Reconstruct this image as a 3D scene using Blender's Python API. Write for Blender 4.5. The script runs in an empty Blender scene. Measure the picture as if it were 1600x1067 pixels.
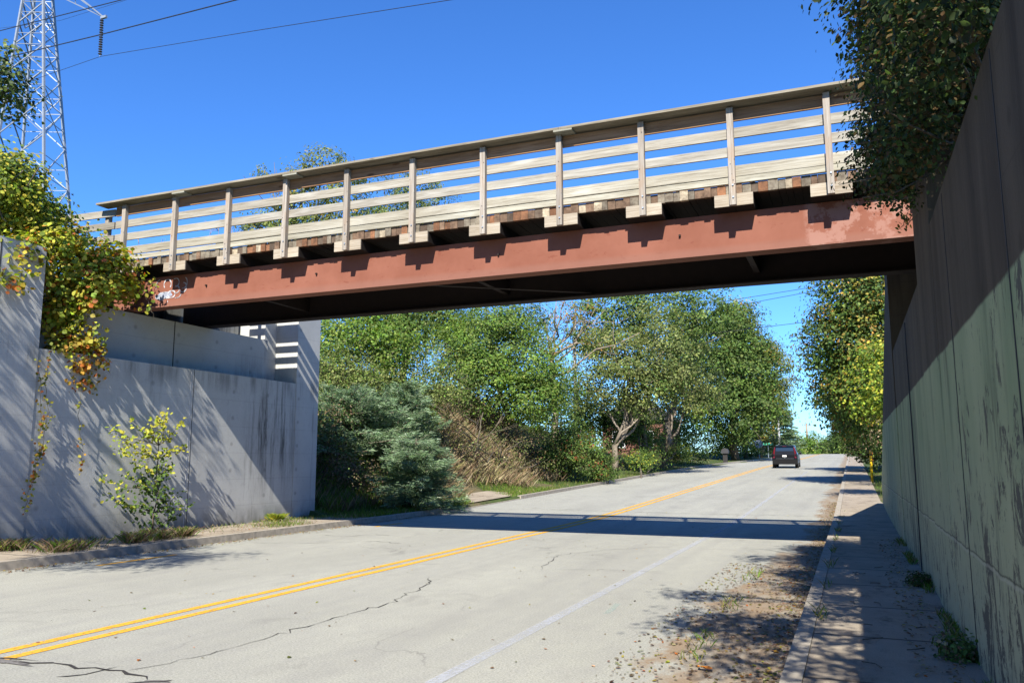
import bpy, math, random
import numpy as np
from mathutils import Vector, Matrix

# ------------------------------------------------------------------ camera, sky, sun, exposure
S = bpy.context.scene
COL = S.collection
R = math.radians
FPX, YAW, PITCH = 1274.0, R(22.48), R(8.28)
CAM = np.array([0.0, 0.0, 1.6])
cam = bpy.data.cameras.new('camera'); camo = bpy.data.objects.new('camera', cam); COL.objects.link(camo)
cam.sensor_width = 36.0; cam.lens = 36.0 * FPX / 1600.0; cam.clip_end = 3000; cam.clip_start = .05
camo.location = CAM
camo.rotation_euler = (R(90) + PITCH, R(0.06), YAW)
S.camera = camo

SUN = Vector((.20, -1.0, .92)).normalized()          # towards the sun
W = bpy.data.worlds.new('World'); S.world = W; W.use_nodes = True
nt = W.node_tree; nt.nodes.clear()
sky = nt.nodes.new('ShaderNodeTexSky'); sky.sky_type = 'NISHITA'; sky.sun_disc = False
sky.sun_elevation = math.asin(SUN.z); sky.sun_rotation = math.atan2(SUN.x, SUN.y)
sky.altitude = 300; sky.air_density = 1.0; sky.dust_density = 0.1; sky.ozone_density = 3.0
hs = nt.nodes.new('ShaderNodeHueSaturation'); hs.inputs['Saturation'].default_value = 1.12
gm = nt.nodes.new('ShaderNodeMix'); gm.data_type = 'RGBA'; gm.blend_type = 'MULTIPLY'; gm.inputs[0].default_value = 1
gm.inputs[7].default_value = (.62, 1.02, 1.55, 1)
bg = nt.nodes.new('ShaderNodeBackground'); bg.inputs[1].default_value = .064
wo = nt.nodes.new('ShaderNodeOutputWorld')
nt.links.new(sky.outputs[0], hs.inputs['Color']); nt.links.new(hs.outputs[0], gm.inputs[6])
nt.links.new(gm.outputs[2], bg.inputs[0]); nt.links.new(bg.outputs[0], wo.inputs[0])
sl = bpy.data.lights.new('sun', 'SUN'); sl.energy = 5.0; sl.angle = R(.5); sl.color = (1, .94, .83)
so = bpy.data.objects.new('sun', sl); COL.objects.link(so)
so.rotation_euler = SUN.to_track_quat('Z', 'Y').to_euler()
S.view_settings.view_transform = 'Standard'; S.view_settings.look = 'None'
S.view_settings.exposure = 1.31; S.view_settings.gamma = 1
S.cycles.max_bounces = 6; S.cycles.transparent_max_bounces = 8

# ------------------------------------------------------------------ helpers
rng = np.random.default_rng(7)
_cy, _sy = math.cos(YAW), math.sin(YAW)
_F = np.array([-_sy*math.cos(PITCH), _cy*math.cos(PITCH), math.sin(PITCH)])
_R = np.array([_cy, _sy, 0]); _U = np.cross(_R, _F)
def at(px, py, Y):                                  # world point seen at a photo pixel, at world distance Y
    d = _F + _R*(px-800)/FPX - _U*(py-533.5)/FPX
    return CAM + d*(Y/d[1])

class MB:
    def __init__(s): s.v=[]; s.f=[]; s.c=[]; s.n=0
    def add(s, vs, fs, col=None):
        b = s.n; s.v.extend([tuple(map(float, p)) for p in vs]); s.n += len(vs)
        s.f.extend([tuple(i+b for i in f) for f in fs])
        s.c.extend([col if col is not None else (1,1,1)]*len(vs)); return s
    def box(s, x0,x1,y0,y1,z0,z1, col=None, j=0.0):
        v=[(x,y,z) for z in (z0,z1) for y in (y0,y1) for x in (x0,x1)]
        if j: v=[tuple(c+random.uniform(-j,j) for c in p) for p in v]
        return s.add(v, [(0,2,3,1),(4,5,7,6),(0,1,5,4),(2,6,7,3),(0,4,6,2),(1,3,7,5)], col)
    def bar(s, a, b, w, h=None, col=None, up=(0,0,1)):
        a=Vector(a); b=Vector(b); d=(b-a).normalized(); h=w if h is None else h
        u=Vector(up)
        if abs(d.dot(u))>.98: u=Vector((1,0,0))
        x=d.cross(u).normalized(); y=x.cross(d)
        v=[]
        for p in (a,b):
            for sx,sy in ((-1,-1),(1,-1),(1,1),(-1,1)): v.append(p+x*sx*w/2+y*sy*h/2)
        return s.add(v,[(3,2,1,0),(4,5,6,7),(0,1,5,4),(1,2,6,5),(2,3,7,6),(3,0,4,7)],col)
    def tube(s, pts, rad, n=8, col=None, cap=True):
        pts=[Vector(p) for p in pts]; m=len(pts)
        rad=[rad]*m if not hasattr(rad,'__len__') else list(rad)
        vs=[]
        ref=Vector((.13,.21,1)).normalized()
        for i,p in enumerate(pts):
            d=(pts[min(i+1,m-1)]-pts[max(i-1,0)]).normalized()
            u=ref if abs(d.dot(ref))<.95 else Vector((1,0,0))
            x=d.cross(u).normalized(); y=x.cross(d)
            for k in range(n):
                a=2*math.pi*k/n; vs.append(p+(x*math.cos(a)+y*math.sin(a))*rad[i])
        fs=[(i*n+k,i*n+(k+1)%n,(i+1)*n+(k+1)%n,(i+1)*n+k) for i in range(m-1) for k in range(n)]
        if cap: fs+= [tuple(range(n-1,-1,-1)), tuple((m-1)*n+k for k in range(n))]
        return s.add(vs,fs,col)
    def prism(s, poly, axis, a, b, col=None):       # polygon in the two other axes, extruded along axis
        n=len(poly); vs=[]
        for t in (a,b):
            for p in poly:
                q=list(p); q.insert(axis,t); vs.append(q)
        return s.add(vs,[tuple(range(n-1,-1,-1)),tuple(range(n,2*n))]+[(i,(i+1)%n,n+(i+1)%n,n+i) for i in range(n)],col)
    def build(s, name, m, parent=None, smooth=False):
        me=bpy.data.meshes.new(name); me.from_pydata(s.v,[],s.f)
        ca=me.color_attributes.new('Col','FLOAT_COLOR','POINT')
        arr=np.ones((s.n,4),np.float32); arr[:,:3]=np.array(s.c,np.float32).reshape(-1,3); ca.data.foreach_set('color',arr.ravel())
        if smooth: me.polygons.foreach_set('use_smooth',[True]*len(me.polygons))
        me.materials.append(m); me.update()
        import bmesh
        bm=bmesh.new(); bm.from_mesh(me); bmesh.ops.recalc_face_normals(bm,faces=bm.faces); bm.to_mesh(me); bm.free()
        o=bpy.data.objects.new(name,me); COL.objects.link(o)
        if parent: o.parent=parent
        return o

def npmesh(name, V, faces_flat, fsize, C, m, parent=None):
    me=bpy.data.meshes.new(name); nv=len(V); nf=len(faces_flat)//fsize
    me.vertices.add(nv); me.vertices.foreach_set('co',V.astype(np.float32).ravel())
    me.loops.add(nf*fsize); me.loops.foreach_set('vertex_index',faces_flat.astype(np.int32))
    me.polygons.add(nf); me.polygons.foreach_set('loop_start',np.arange(0,nf*fsize,fsize,dtype=np.int32))
    try: me.polygons.foreach_set('loop_total',np.full(nf,fsize,dtype=np.int32))
    except Exception: pass
    ca=me.color_attributes.new('Col','FLOAT_COLOR','POINT')
    A=np.ones((nv,4),np.float32); A[:,:3]=C; ca.data.foreach_set('color',A.ravel())
    me.materials.append(m); me.update(calc_edges=True); me.validate()
    o=bpy.data.objects.new(name,me); COL.objects.link(o)
    if parent: o.parent=parent
    return o

def tag(o,label=None,cat=None,group=None,kind=None):
    if label: o['label']=label
    if cat: o['category']=cat
    if group: o['group']=group
    if kind: o['kind']=kind
    return o
def thing(name,label,cat,loc=(0,0,0),group=None):
    o=bpy.data.objects.new(name,None); COL.objects.link(o); o.location=loc; o.empty_display_size=.3
    bpy.context.view_layer.update()
    return tag(o,label,cat,group)
def keep(child,par):                                # parent while keeping the child's world place
    child.parent=par; child.matrix_parent_inverse=Matrix.Translation(par.location).inverted(); return child

# ------------------------------------------------------------------ materials
ALB=.74
def mat(name, build):
    m=bpy.data.materials.new(name); m.use_nodes=True; t=m.node_tree; t.nodes.clear()
    out=t.nodes.new('ShaderNodeOutputMaterial'); b=t.nodes.new('ShaderNodeBsdfPrincipled')
    t.links.new(b.outputs[0],out.inputs[0])
    b.inputs['Roughness'].default_value=.85; b.inputs['Specular IOR Level'].default_value=.2
    build(N(t),b,out)
    q=b.inputs['Base Color']                        # one reflectance trim for the whole set
    if q.links:
        mx=t.nodes.new('ShaderNodeMix'); mx.data_type='RGBA'; mx.blend_type='MULTIPLY'; mx.inputs[0].default_value=1; mx.inputs[7].default_value=(ALB,ALB,ALB,1)
        src=q.links[0].from_socket; t.links.new(src,mx.inputs[6]); t.links.new(mx.outputs[2],q)
    return m
class N:
    def __init__(s,t): s.t=t
    def new(s,k,**kw):
        n=s.t.nodes.new(k)
        for a,v in kw.items(): setattr(n,a,v)
        return n
    def link(s,a,b): s.t.links.new(a,b)
    def pos(s,scale=(1,1,1),loc=(0,0,0),rot=(0,0,0)):
        g=s.new('ShaderNodeNewGeometry'); mp=s.new('ShaderNodeMapping'); mp.inputs['Scale'].default_value=scale
        mp.inputs['Location'].default_value=loc; mp.inputs['Rotation'].default_value=rot
        s.link(g.outputs['Position'],mp.inputs[0]); return mp.outputs[0]
    def noise(s,scale,vec=None,detail=4,rough=.55,dist=0):
        n=s.new('ShaderNodeTexNoise'); n.inputs['Scale'].default_value=scale; n.inputs['Detail'].default_value=detail
        n.inputs['Roughness'].default_value=rough; n.inputs['Distortion'].default_value=dist
        if vec: s.link(vec,n.inputs['Vector'])
        return n.outputs['Fac']
    def ramp(s,fac,stops,interp='LINEAR'):
        r=s.new('ShaderNodeValToRGB'); r.color_ramp.interpolation=interp; e=r.color_ramp.elements
        while len(e)<len(stops): e.new(.5)
        for i,(p,c) in enumerate(stops):
            e[i].position=p; e[i].color=(c,c,c,1) if not hasattr(c,'__len__') else (*c,1)
        s.link(fac,r.inputs[0]); return r.outputs[0]
    def mix(s,fac,a,b,mode='MIX'):
        m=s.new('ShaderNodeMix',data_type='RGBA',blend_type=mode)
        for v,i in ((fac,0),(a,6),(b,7)):
            if hasattr(v,'is_output') or hasattr(v,'links'): s.link(v,m.inputs[i])
            elif i==0: m.inputs[0].default_value=v
            else: m.inputs[i].default_value=(*v,1)
        return m.outputs[2]
    def math(s,op,a,b=None,c=None):
        m=s.new('ShaderNodeMath',operation=op)
        for i,v in enumerate((a,b,c)):
            if v is None: continue
            if hasattr(v,'links'): s.link(v,m.inputs[i])
            else: m.inputs[i].default_value=v
        return m.outputs[0]
    def xyz(s):
        g=s.new('ShaderNodeNewGeometry'); q=s.new('ShaderNodeSeparateXYZ'); s.link(g.outputs['Position'],q.inputs[0]); return q.outputs
    def band(s,v,a,b,soft=.02):                     # 1 between a and b
        m1=s.new('ShaderNodeMapRange'); m1.inputs[1].default_value=a-soft; m1.inputs[2].default_value=a+soft; s.link(v,m1.inputs[0])
        m2=s.new('ShaderNodeMapRange'); m2.inputs[1].default_value=b-soft; m2.inputs[2].default_value=b+soft; m2.inputs[3].default_value=1; m2.inputs[4].default_value=0; s.link(v,m2.inputs[0])
        return s.math('MULTIPLY',m1.outputs[0],m2.outputs[0])
    def bump(s,h,b,strength=.3,dist=.02):
        n=s.new('ShaderNodeBump'); n.inputs['Strength'].default_value=strength; n.inputs['Distance'].default_value=dist
        s.link(h,n.inputs['Height']); s.link(n.outputs[0],b.inputs['Normal'])
    def attr(s):
        a=s.new('ShaderNodeAttribute'); a.attribute_name='Col'; return a.outputs['Color']

def m_leaf(n,b,out):
    c=n.attr(); n.link(c,b.inputs['Base Color']); b.inputs['Roughness'].default_value=.6; b.inputs['Specular IOR Level'].default_value=.25
    tr=n.new('ShaderNodeBsdfTranslucent'); mx=n.new('ShaderNodeMixShader'); mx.inputs[0].default_value=.38
    hsv=n.new('ShaderNodeHueSaturation'); hsv.inputs['Value'].default_value=1.5*ALB; hsv.inputs['Saturation'].default_value=1.1
    n.link(c,hsv.inputs['Color']); n.link(hsv.outputs[0],tr.inputs[0])
    n.link(b.outputs[0],mx.inputs[1]); n.link(tr.outputs[0],mx.inputs[2]); n.link(mx.outputs[0],out.inputs[0])
LEAF=mat('leaf',m_leaf)
def m_vc(rough=.85,spec=.2,metal=0):
    def f(n,b,out):
        n.link(n.attr(),b.inputs['Base Color']); b.inputs['Roughness'].default_value=rough; b.inputs['Specular IOR Level'].default_value=spec; b.inputs['Metallic'].default_value=metal
    return f
VC=mat('painted',m_vc())
def flat(name,c,rough=.8,spec=.3,metal=0,var=.15,scale=6):
    def f(n,b,out):
        v=n.noise(scale,n.pos(),5)
        n.link(n.mix(n.ramp(v,[(.3,0.),(.7,1.)]),tuple(x*(1-var) for x in c),tuple(min(1,x*(1+var)) for x in c)),b.inputs['Base Color'])
        b.inputs['Roughness'].default_value=rough; b.inputs['Specular IOR Level'].default_value=spec; b.inputs['Metallic'].default_value=metal
    return mat(name,f)
def m_bark(n,b,out):
    v=n.noise(3,n.pos((3,3,.6)),6,.7); w=n.noise(1.2,n.pos(),3)
    c=n.mix(n.ramp(v,[(.35,0.),(.65,1.)]),(.055,.042,.03),(.2,.165,.125))
    n.link(n.mix(n.ramp(w,[(.45,0.),(.7,.6)]),c,(.16,.16,.12)),b.inputs['Base Color']); n.bump(v,b,.6,.03)
BARK=mat('bark',m_bark)
PALEBARK=flat('pale_bark',(.24,.20,.155),var=.3,scale=4)
DEADWOOD=flat('dead_wood',(.26,.21,.16),var=.35)
def m_road(n,b,out):
    fine=n.noise(55,n.pos(),5,.85); mid=n.noise(5,n.pos((1,.5,1)),5,.6); big=n.noise(.45,n.pos((1,.35,1)),4,.6)
    c=n.mix(n.ramp(big,[(.3,0.),(.7,1.)]),(.315,.315,.27),(.40,.40,.34))
    c=n.mix(n.ramp(mid,[(.3,.0),(.75,.45)]),c,(.26,.255,.24))
    c=n.mix(n.ramp(fine,[(.32,.9),(.48,0.)]),c,(.11,.11,.10))
    c=n.mix(n.ramp(fine,[(.53,0.),(.68,.8)]),c,(.60,.59,.53))
    pt=n.noise(.9,n.pos((1,.8,1),(5,2,0)),7,.7,.8); c=n.mix(n.ramp(pt,[(.57,0.),(.66,.35)]),c,(.2,.195,.175))
    # transverse tar streaks and worn wheel tracks
    st=n.noise(1.1,n.pos((.18,2.4,1)),6,.75,.6); c=n.mix(n.ramp(st,[(.62,0.),(.7,.42)]),c,(.19,.185,.175))
    x=n.xyz(); tr=n.noise(.6,n.pos((4,.04,1)),3); c=n.mix(n.ramp(tr,[(.5,0.),(.7,.3)]),c,(.25,.245,.235))
    for xc_ in (-1.55,-3.75,-5.3,-8.0,-9.7):
        wp=n.band(n.math('ADD',x[0],n.math('MULTIPLY',n.math('SUBTRACT',n.noise(.35,n.pos(),2),.5),.5)),xc_-.22,xc_+.22,.22); c=n.mix(n.math('MULTIPLY',wp,n.ramp(n.noise(.8,n.pos((1,.25,1)),4),[(.35,.0),(.65,.30)])),c,(.22,.215,.2))
    # hair cracks
    v=n.new('ShaderNodeTexVoronoi',feature='DISTANCE_TO_EDGE'); v.inputs['Scale'].default_value=.42
    wv=n.new('ShaderNodeTexNoise'); wv.inputs['Scale'].default_value=1.8; wv.inputs['Detail'].default_value=6
    va=n.new('ShaderNodeVectorMath',operation='MULTIPLY_ADD'); n.link(wv.outputs['Color'],va.inputs[0]); va.inputs[1].default_value=(1.3,1.3,0)
    g=n.pos((1,.55,1)); n.link(g,va.inputs[2]); n.link(g,wv.inputs['Vector']); n.link(va.outputs[0],v.inputs['Vector'])
    ck=n.ramp(v.outputs['Distance'],[(.002,1.),(.008,0.)]); mk=n.ramp(n.noise(.5,n.pos(),2),[(.5,0.),(.6,.38)])
    c=n.mix(n.math('MULTIPLY',ck,mk),c,(.09,.085,.08))
    # leaf litter and soil in the right gutter
    d=n.math('ADD',x[0],n.math('MULTIPLY',n.math('SUBTRACT',n.noise(1.3,n.pos((1,.7,1)),6,.65),.5),1.9))
    near=n.band(x[1],4,12.5,4.5)
    lim=n.math('SUBTRACT',-1.0,n.math('MULTIPLY',near,.62))
    gm=n.new('ShaderNodeMapRange'); n.link(n.math('SUBTRACT',d,lim),gm.inputs[0]); gm.inputs[1].default_value=-.1; gm.inputs[2].default_value=.1
    lit=n.mix(n.noise(60,n.pos(),3,.7),(.12,.09,.062),(.40,.30,.20))
    keepf=n.ramp(n.noise(3.5,n.pos((1,.4,1)),5,.7),[(.40,.5),(.56,1.)])
    c=n.mix(n.math('MULTIPLY',gm.outputs[0],keepf),c,lit)
    n.link(c,b.inputs['Base Color']); n.bump(n.math('ADD',fine,n.math('MULTIPLY',mid,.6)),b,.35,.006)
    b.inputs['Roughness'].default_value=.9
ROAD=mat('worn_road',m_road)
def m_walk(n,b,out):
    x=n.xyz(); fine=n.noise(80,n.pos(),4,.7); big=n.noise(1.3,n.pos(),5,.65)
    c=n.mix(n.ramp(big,[(.3,0.),(.7,1.)]),(.29,.24,.18),(.42,.36,.28))
    c=n.mix(n.ramp(fine,[(.3,.6),(.5,0.)]),c,(.11,.1,.09))
    jt=n.math('ABSOLUTE',n.math('SUBTRACT',n.math('FRACT',n.math('DIVIDE',x[1],1.55)),.5))
    c=n.mix(n.ramp(jt,[(.484,0.),(.49,.85)]),c,(.05,.045,.04))
    dirt=n.noise(2.6,n.pos((1.2,.6,1)),6,.7); c=n.mix(n.ramp(dirt,[(.55,0.),(.68,.7)]),c,(.12,.085,.06))
    n.link(c,b.inputs['Base Color']); n.bump(fine,b,.3,.006)
WALK=mat('sidewalk_concrete',m_walk)
KERB=flat('kerb_concrete',(.36,.32,.26),var=.25,scale=9)
def m_grass_ground(n,b,out):
    v=n.noise(4,n.pos(),6,.7); w=n.noise(.5,n.pos(),3)
    c=n.mix(n.ramp(v,[(.35,0.),(.65,1.)]),(.035,.055,.015),(.085,.12,.03))
    c=n.mix(n.ramp(w,[(.5,0.),(.66,.9)]),c,(.15,.12,.065)); n.link(c,b.inputs['Base Color']); n.bump(v,b,.6,.08)
GROUND=mat('earth_and_grass',m_grass_ground)
def m_conc(base,dark,drip,paint=None):
    def f(n,b,out):
        x=n.xyz()
        big=n.noise(.7,n.pos(),5,.6); fine=n.noise(45,n.pos(),4,.6); dr=n.noise(1.0,n.pos((2.6,2.6,.22)),6,.7)
        c=n.mix(n.ramp(big,[(.3,0.),(.7,1.)]),base,tuple(v*.8 for v in base))
        c=n.mix(n.ramp(dr,drip),c,dark)
        fb=n.math('ABSOLUTE',n.math('SUBTRACT',n.math('FRACT',n.math('DIVIDE',n.math('ADD',x[2],.05),.61)),.5))
        c=n.mix(n.ramp(fb,[(.488,0.),(.496,.35)]),c,tuple(v*.45 for v in base))
        c=n.mix(n.ramp(fine,[(.28,.5),(.42,0.)]),c,tuple(v*.5 for v in base))
        bh=fine
        ty=n.math('SUBTRACT',n.math('FRACT',n.math('DIVIDE',x[1],1.22)),.5); tz_=n.math('SUBTRACT',n.math('FRACT',n.math('DIVIDE',x[2],.61)),.25)
        hd=n.math('ADD',n.math('MULTIPLY',n.math('MULTIPLY',ty,ty),1.49),n.math('MULTIPLY',n.math('MULTIPLY',tz_,tz_),.37))
        c=n.mix(n.ramp(hd,[(.0002,.45),(.0005,0.)]),c,tuple(v*.3 for v in base))
        if not paint:
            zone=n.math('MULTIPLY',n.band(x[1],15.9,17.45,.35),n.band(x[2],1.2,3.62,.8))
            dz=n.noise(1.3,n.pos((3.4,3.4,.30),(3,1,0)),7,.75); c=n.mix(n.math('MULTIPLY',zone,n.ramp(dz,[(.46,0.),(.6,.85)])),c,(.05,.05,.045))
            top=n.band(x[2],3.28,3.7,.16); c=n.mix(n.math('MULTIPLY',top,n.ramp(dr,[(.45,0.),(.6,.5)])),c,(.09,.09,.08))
            mo=n.noise(9,n.pos((1,1,.8)),6,.7); c=n.mix(n.ramp(mo,[(.56,0.),(.7,.35)]),c,tuple(v*.55 for v in base))
        low=n.band(x[2],-1,.38,.25); c=n.mix(n.math('MULTIPLY',low,n.ramp(n.noise(3,n.pos((1,1,.5)),5),[(.35,.1),(.6,.7)])),c,(.07,.07,.055))
        if paint:
            pm=n.band(n.math('ADD',x[2],n.math('MULTIPLY',n.math('SUBTRACT',n.noise(2.2,n.pos((1,1,1)),5),.5),.05)),-1,2.53,.012)
            pv=n.noise(1.4,n.pos((1,1,.35)),4,.6)
            pc=n.mix(n.ramp(pv,[(.35,0.),(.65,1.)]),(.29,.365,.195),(.41,.46,.26))
            hi=n.new('ShaderNodeMapRange'); n.link(x[2],hi.inputs[0]); hi.inputs[1].default_value=.3; hi.inputs[2].default_value=1.9
            pc=n.mix(hi.outputs[0],(.47,.49,.32),pc)
            pe=n.noise(2.6,n.pos((1.7,1.7,.85)),10,.8,.5); yy=n.new('ShaderNodeMapRange'); n.link(x[1],yy.inputs[0]); yy.inputs[1].default_value=5.; yy.inputs[2].default_value=9.5; yy.inputs[3].default_value=.055; yy.inputs[4].default_value=-.02
            zz=n.new('ShaderNodeMapRange'); n.link(x[2],zz.inputs[0]); zz.inputs[1].default_value=.9; zz.inputs[2].default_value=2.0; zz.inputs[3].default_value=.012; zz.inputs[4].default_value=-.045
            pe2=n.math('ADD',n.math('ADD',pe,yy.outputs[0]),zz.outputs[0]); pl=n.ramp(pe2,[(.56,0.),(.575,.9)])
            pc=n.mix(pl,pc,(.085,.08,.072))
            st=n.noise(1.1,n.pos((2.4,2.4,.25)),6,.75); pc=n.mix(n.ramp(st,[(.54,0.),(.68,.6)]),pc,(.05,.06,.045))
            lz=n.math('ADD',x[2],n.math('MULTIPLY',n.math('SUBTRACT',n.noise(3,n.pos(),5),.5),.06)); ln=n.band(lz,.93,.942,.006); pc=n.mix(n.math('MULTIPLY',ln,.8),pc,(.08,.085,.06)); pc=n.mix(n.math('MULTIPLY',n.band(lz,.905,.928,.006),.5),pc,(.55,.55,.42))
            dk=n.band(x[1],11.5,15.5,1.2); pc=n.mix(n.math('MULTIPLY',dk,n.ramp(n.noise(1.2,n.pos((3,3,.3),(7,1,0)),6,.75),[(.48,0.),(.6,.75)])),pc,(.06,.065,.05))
            c=n.mix(pm,c,pc)
        n.link(c,b.inputs['Base Color']); n.bump(n.math('ADD',bh,n.math('MULTIPLY',big,2.)),b,.35,.008)
    return f
CONC=mat('grey_painted_concrete',m_conc((.60,.605,.58),(.14,.14,.125),[(.60,0.),(.70,.5)]))
CONCS=mat('stained_shade_concrete',m_conc((.33,.335,.32),(.045,.045,.045),[(.50,0.),(.64,.8)]))  # stains, plus the shade behind the girders painted into a darker base
CONCD=mat('weathered_concrete',m_conc((.34,.34,.33),(.12,.12,.11),[(.5,0.),(.64,.55)]))
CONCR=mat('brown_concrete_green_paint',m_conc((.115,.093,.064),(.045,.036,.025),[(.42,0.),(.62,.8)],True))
JOINT=flat('dark_joint',(.05,.05,.05))
JOINTL=flat('pale_joint',(.55,.56,.58))
def m_wood(n,b,out):
    g=n.noise(2.2,n.pos((.55,9,26)),7,.65,1.0); k=n.noise(1.3,n.pos((.7,3,5)),4,.6,.5)
    c=n.mix(n.ramp(g,[(.3,0.),(.48,.55),(.7,1.)]),(.16,.135,.10),(.43,.405,.345))
    c=n.mix(n.ramp(k,[(.5,0.),(.7,.6)]),c,(.52,.505,.455))
    kn=n.new('ShaderNodeTexVoronoi'); kn.inputs['Scale'].default_value=1.0; n.link(n.pos((.9,2,3.3)),kn.inputs['Vector'])
    c=n.mix(n.ramp(kn.outputs['Distance'],[(.05,.8),(.09,0.)]),c,(.12,.085,.055))
    n.link(n.mix(1.0,c,n.attr(),'MULTIPLY'),b.inputs['Base Color']); n.bump(g,b,.3,.004)
WOOD=mat('weathered_board',m_wood)
def m_woodv(n,b,out):
    g=n.noise(2.2,n.pos((26,26,.8)),7,.65,.6); k=n.noise(1.0,n.pos((4,4,2)),4)
    c=n.mix(n.ramp(g,[(.3,0.),(.7,1.)]),(.20,.16,.12),(.46,.425,.37)); c=n.mix(n.ramp(k,[(.5,0.),(.65,.6)]),c,(.34,.24,.16))
    v=n.new('ShaderNodeTexVoronoi'); v.inputs['Scale'].default_value=1.; n.link(n.pos((12,12,9)),v.inputs['Vector'])
    c=n.mix(n.ramp(v.outputs['Distance'],[(.09,.9),(.13,0.)]),c,(.03,.03,.04))
    n.link(n.mix(1.0,c,n.attr(),'MULTIPLY'),b.inputs['Base Color']); n.bump(g,b,.3,.004)
WOODV=mat('weathered_post',m_woodv)
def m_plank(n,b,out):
    g=n.noise(9,n.pos((1,1,1)),6,.7); c=n.mix(n.ramp(g,[(.35,.25),(.65,1.)]),(.05,.03,.02),n.attr()); x=n.xyz(); c=n.mix(n.band(x[1],12,12.44,.012),(.02,.015,.012),c)  # behind the plank ends the colour drops to near-black, painted underdeck shade
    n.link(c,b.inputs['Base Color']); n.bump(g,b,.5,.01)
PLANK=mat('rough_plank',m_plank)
def m_beam(n,b,out):                                 # weathered pale end grain, body coloured black for the shade under the deck
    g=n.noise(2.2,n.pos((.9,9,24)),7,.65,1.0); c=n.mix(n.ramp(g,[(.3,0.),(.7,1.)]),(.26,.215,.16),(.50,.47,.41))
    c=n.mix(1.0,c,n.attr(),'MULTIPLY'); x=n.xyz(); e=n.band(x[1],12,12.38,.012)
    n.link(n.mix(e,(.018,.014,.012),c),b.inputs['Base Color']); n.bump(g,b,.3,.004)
BEAM=mat('shade_dark_beam',m_beam)
def m_steel(n,b,out):
    v=n.noise(1.1,n.pos((1,1,1)),6,.65); w=n.noise(3.2,n.pos((1,1,2.5)),7,.75,.6); u=n.noise(20,n.pos(),3)
    c=n.mix(n.ramp(v,[(.35,0.),(.65,1.)]),(.215,.082,.054),(.27,.110,.075))
    c=n.mix(n.ramp(w,[(.6,0.),(.64,.55)]),c,(.17,.05,.033))
    x=n.xyz(); e=n.band(x[2],4.7,4.89,.04); c=n.mix(n.math('MULTIPLY',e,.5),c,(.25,.13,.10))
    rp=n.band(x[0],-.45,1.6,.05); c=n.mix(n.math('MULTIPLY',rp,n.ramp(n.noise(2.5,n.pos(),6,.7),[(.5,0.),(.56,.7)])),c,(.36,.2,.16))
    n.link(c,b.inputs['Base Color']); b.inputs['Roughness'].default_value=.8; b.inputs['Specular IOR Level'].default_value=.08; n.bump(u,b,.1,.003)
STEEL=mat('red_oxide_steel',m_steel)
STEELD=flat('shade_dark_steel',(.02,.012,.010),rough=.8)  # near-black copy of the girder steel, shade under the bridge put into its colour
GRAF=flat('graffiti_spray',(.62,.64,.68),var=.05)
GRAFB=flat('graffiti_fill',(.30,.33,.42),var=.2,scale=14)
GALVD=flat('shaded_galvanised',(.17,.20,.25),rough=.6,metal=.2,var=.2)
GALV=flat('galvanised_steel',(.34,.38,.43),rough=.45,metal=.35,var=.12)
WIRE=flat('wire',(.03,.03,.035),rough=.5)
YEL=flat('yellow_paint',(.66,.34,.03),var=.12,scale=30)
def m_line(col,a,b_,amt):
    def f(n,b,out):
        w=n.noise(22,n.pos(),6,.75); big=n.noise(1.5,n.pos(),3)
        t=n.new('ShaderNodeBsdfTransparent'); mx=n.new('ShaderNodeMixShader')
        m=n.math('ADD',w,n.math('MULTIPLY',n.math('SUBTRACT',big,.5),.3))
        n.link(n.ramp(m,[(a,0.),(b_,amt)]),mx.inputs[0]); n.link(t.outputs[0],mx.inputs[1]); n.link(b.outputs[0],mx.inputs[2]); n.link(mx.outputs[0],out.inputs[0])
        n.link(n.mix(n.noise(30,n.pos(),4),tuple(v*.8 for v in col),col),b.inputs['Base Color'])
    return mat('road_line_paint',f)
YLINE=m_line((.80,.42,.045),.36,.46,1.); WLINE=m_line((.60,.63,.70),.3,.6,.55); TLINE=m_line((.3,.6,.55),.4,.65,.2)
CRACK=flat('crack_void',(.035,.032,.03)); PATCH=flat('broken_asphalt',(.17,.16,.15),var=.4,scale=60)
GLASS=flat('dark_glass',(.015,.018,.025),rough=.08,spec=.8,var=0)
CARB=flat('black_car_paint',(.006,.006,.008),rough=.28,spec=.25,var=0)
RUB=flat('rubber',(.02,.02,.02)); CHROME=flat('chrome',(.6,.6,.62),rough=.2,metal=1,var=0)
RED=flat('red_lens',(.13,.006,.01),rough=.2,spec=.4,var=0); WHT=flat('white_plate',(.8,.8,.8),var=0)

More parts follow.
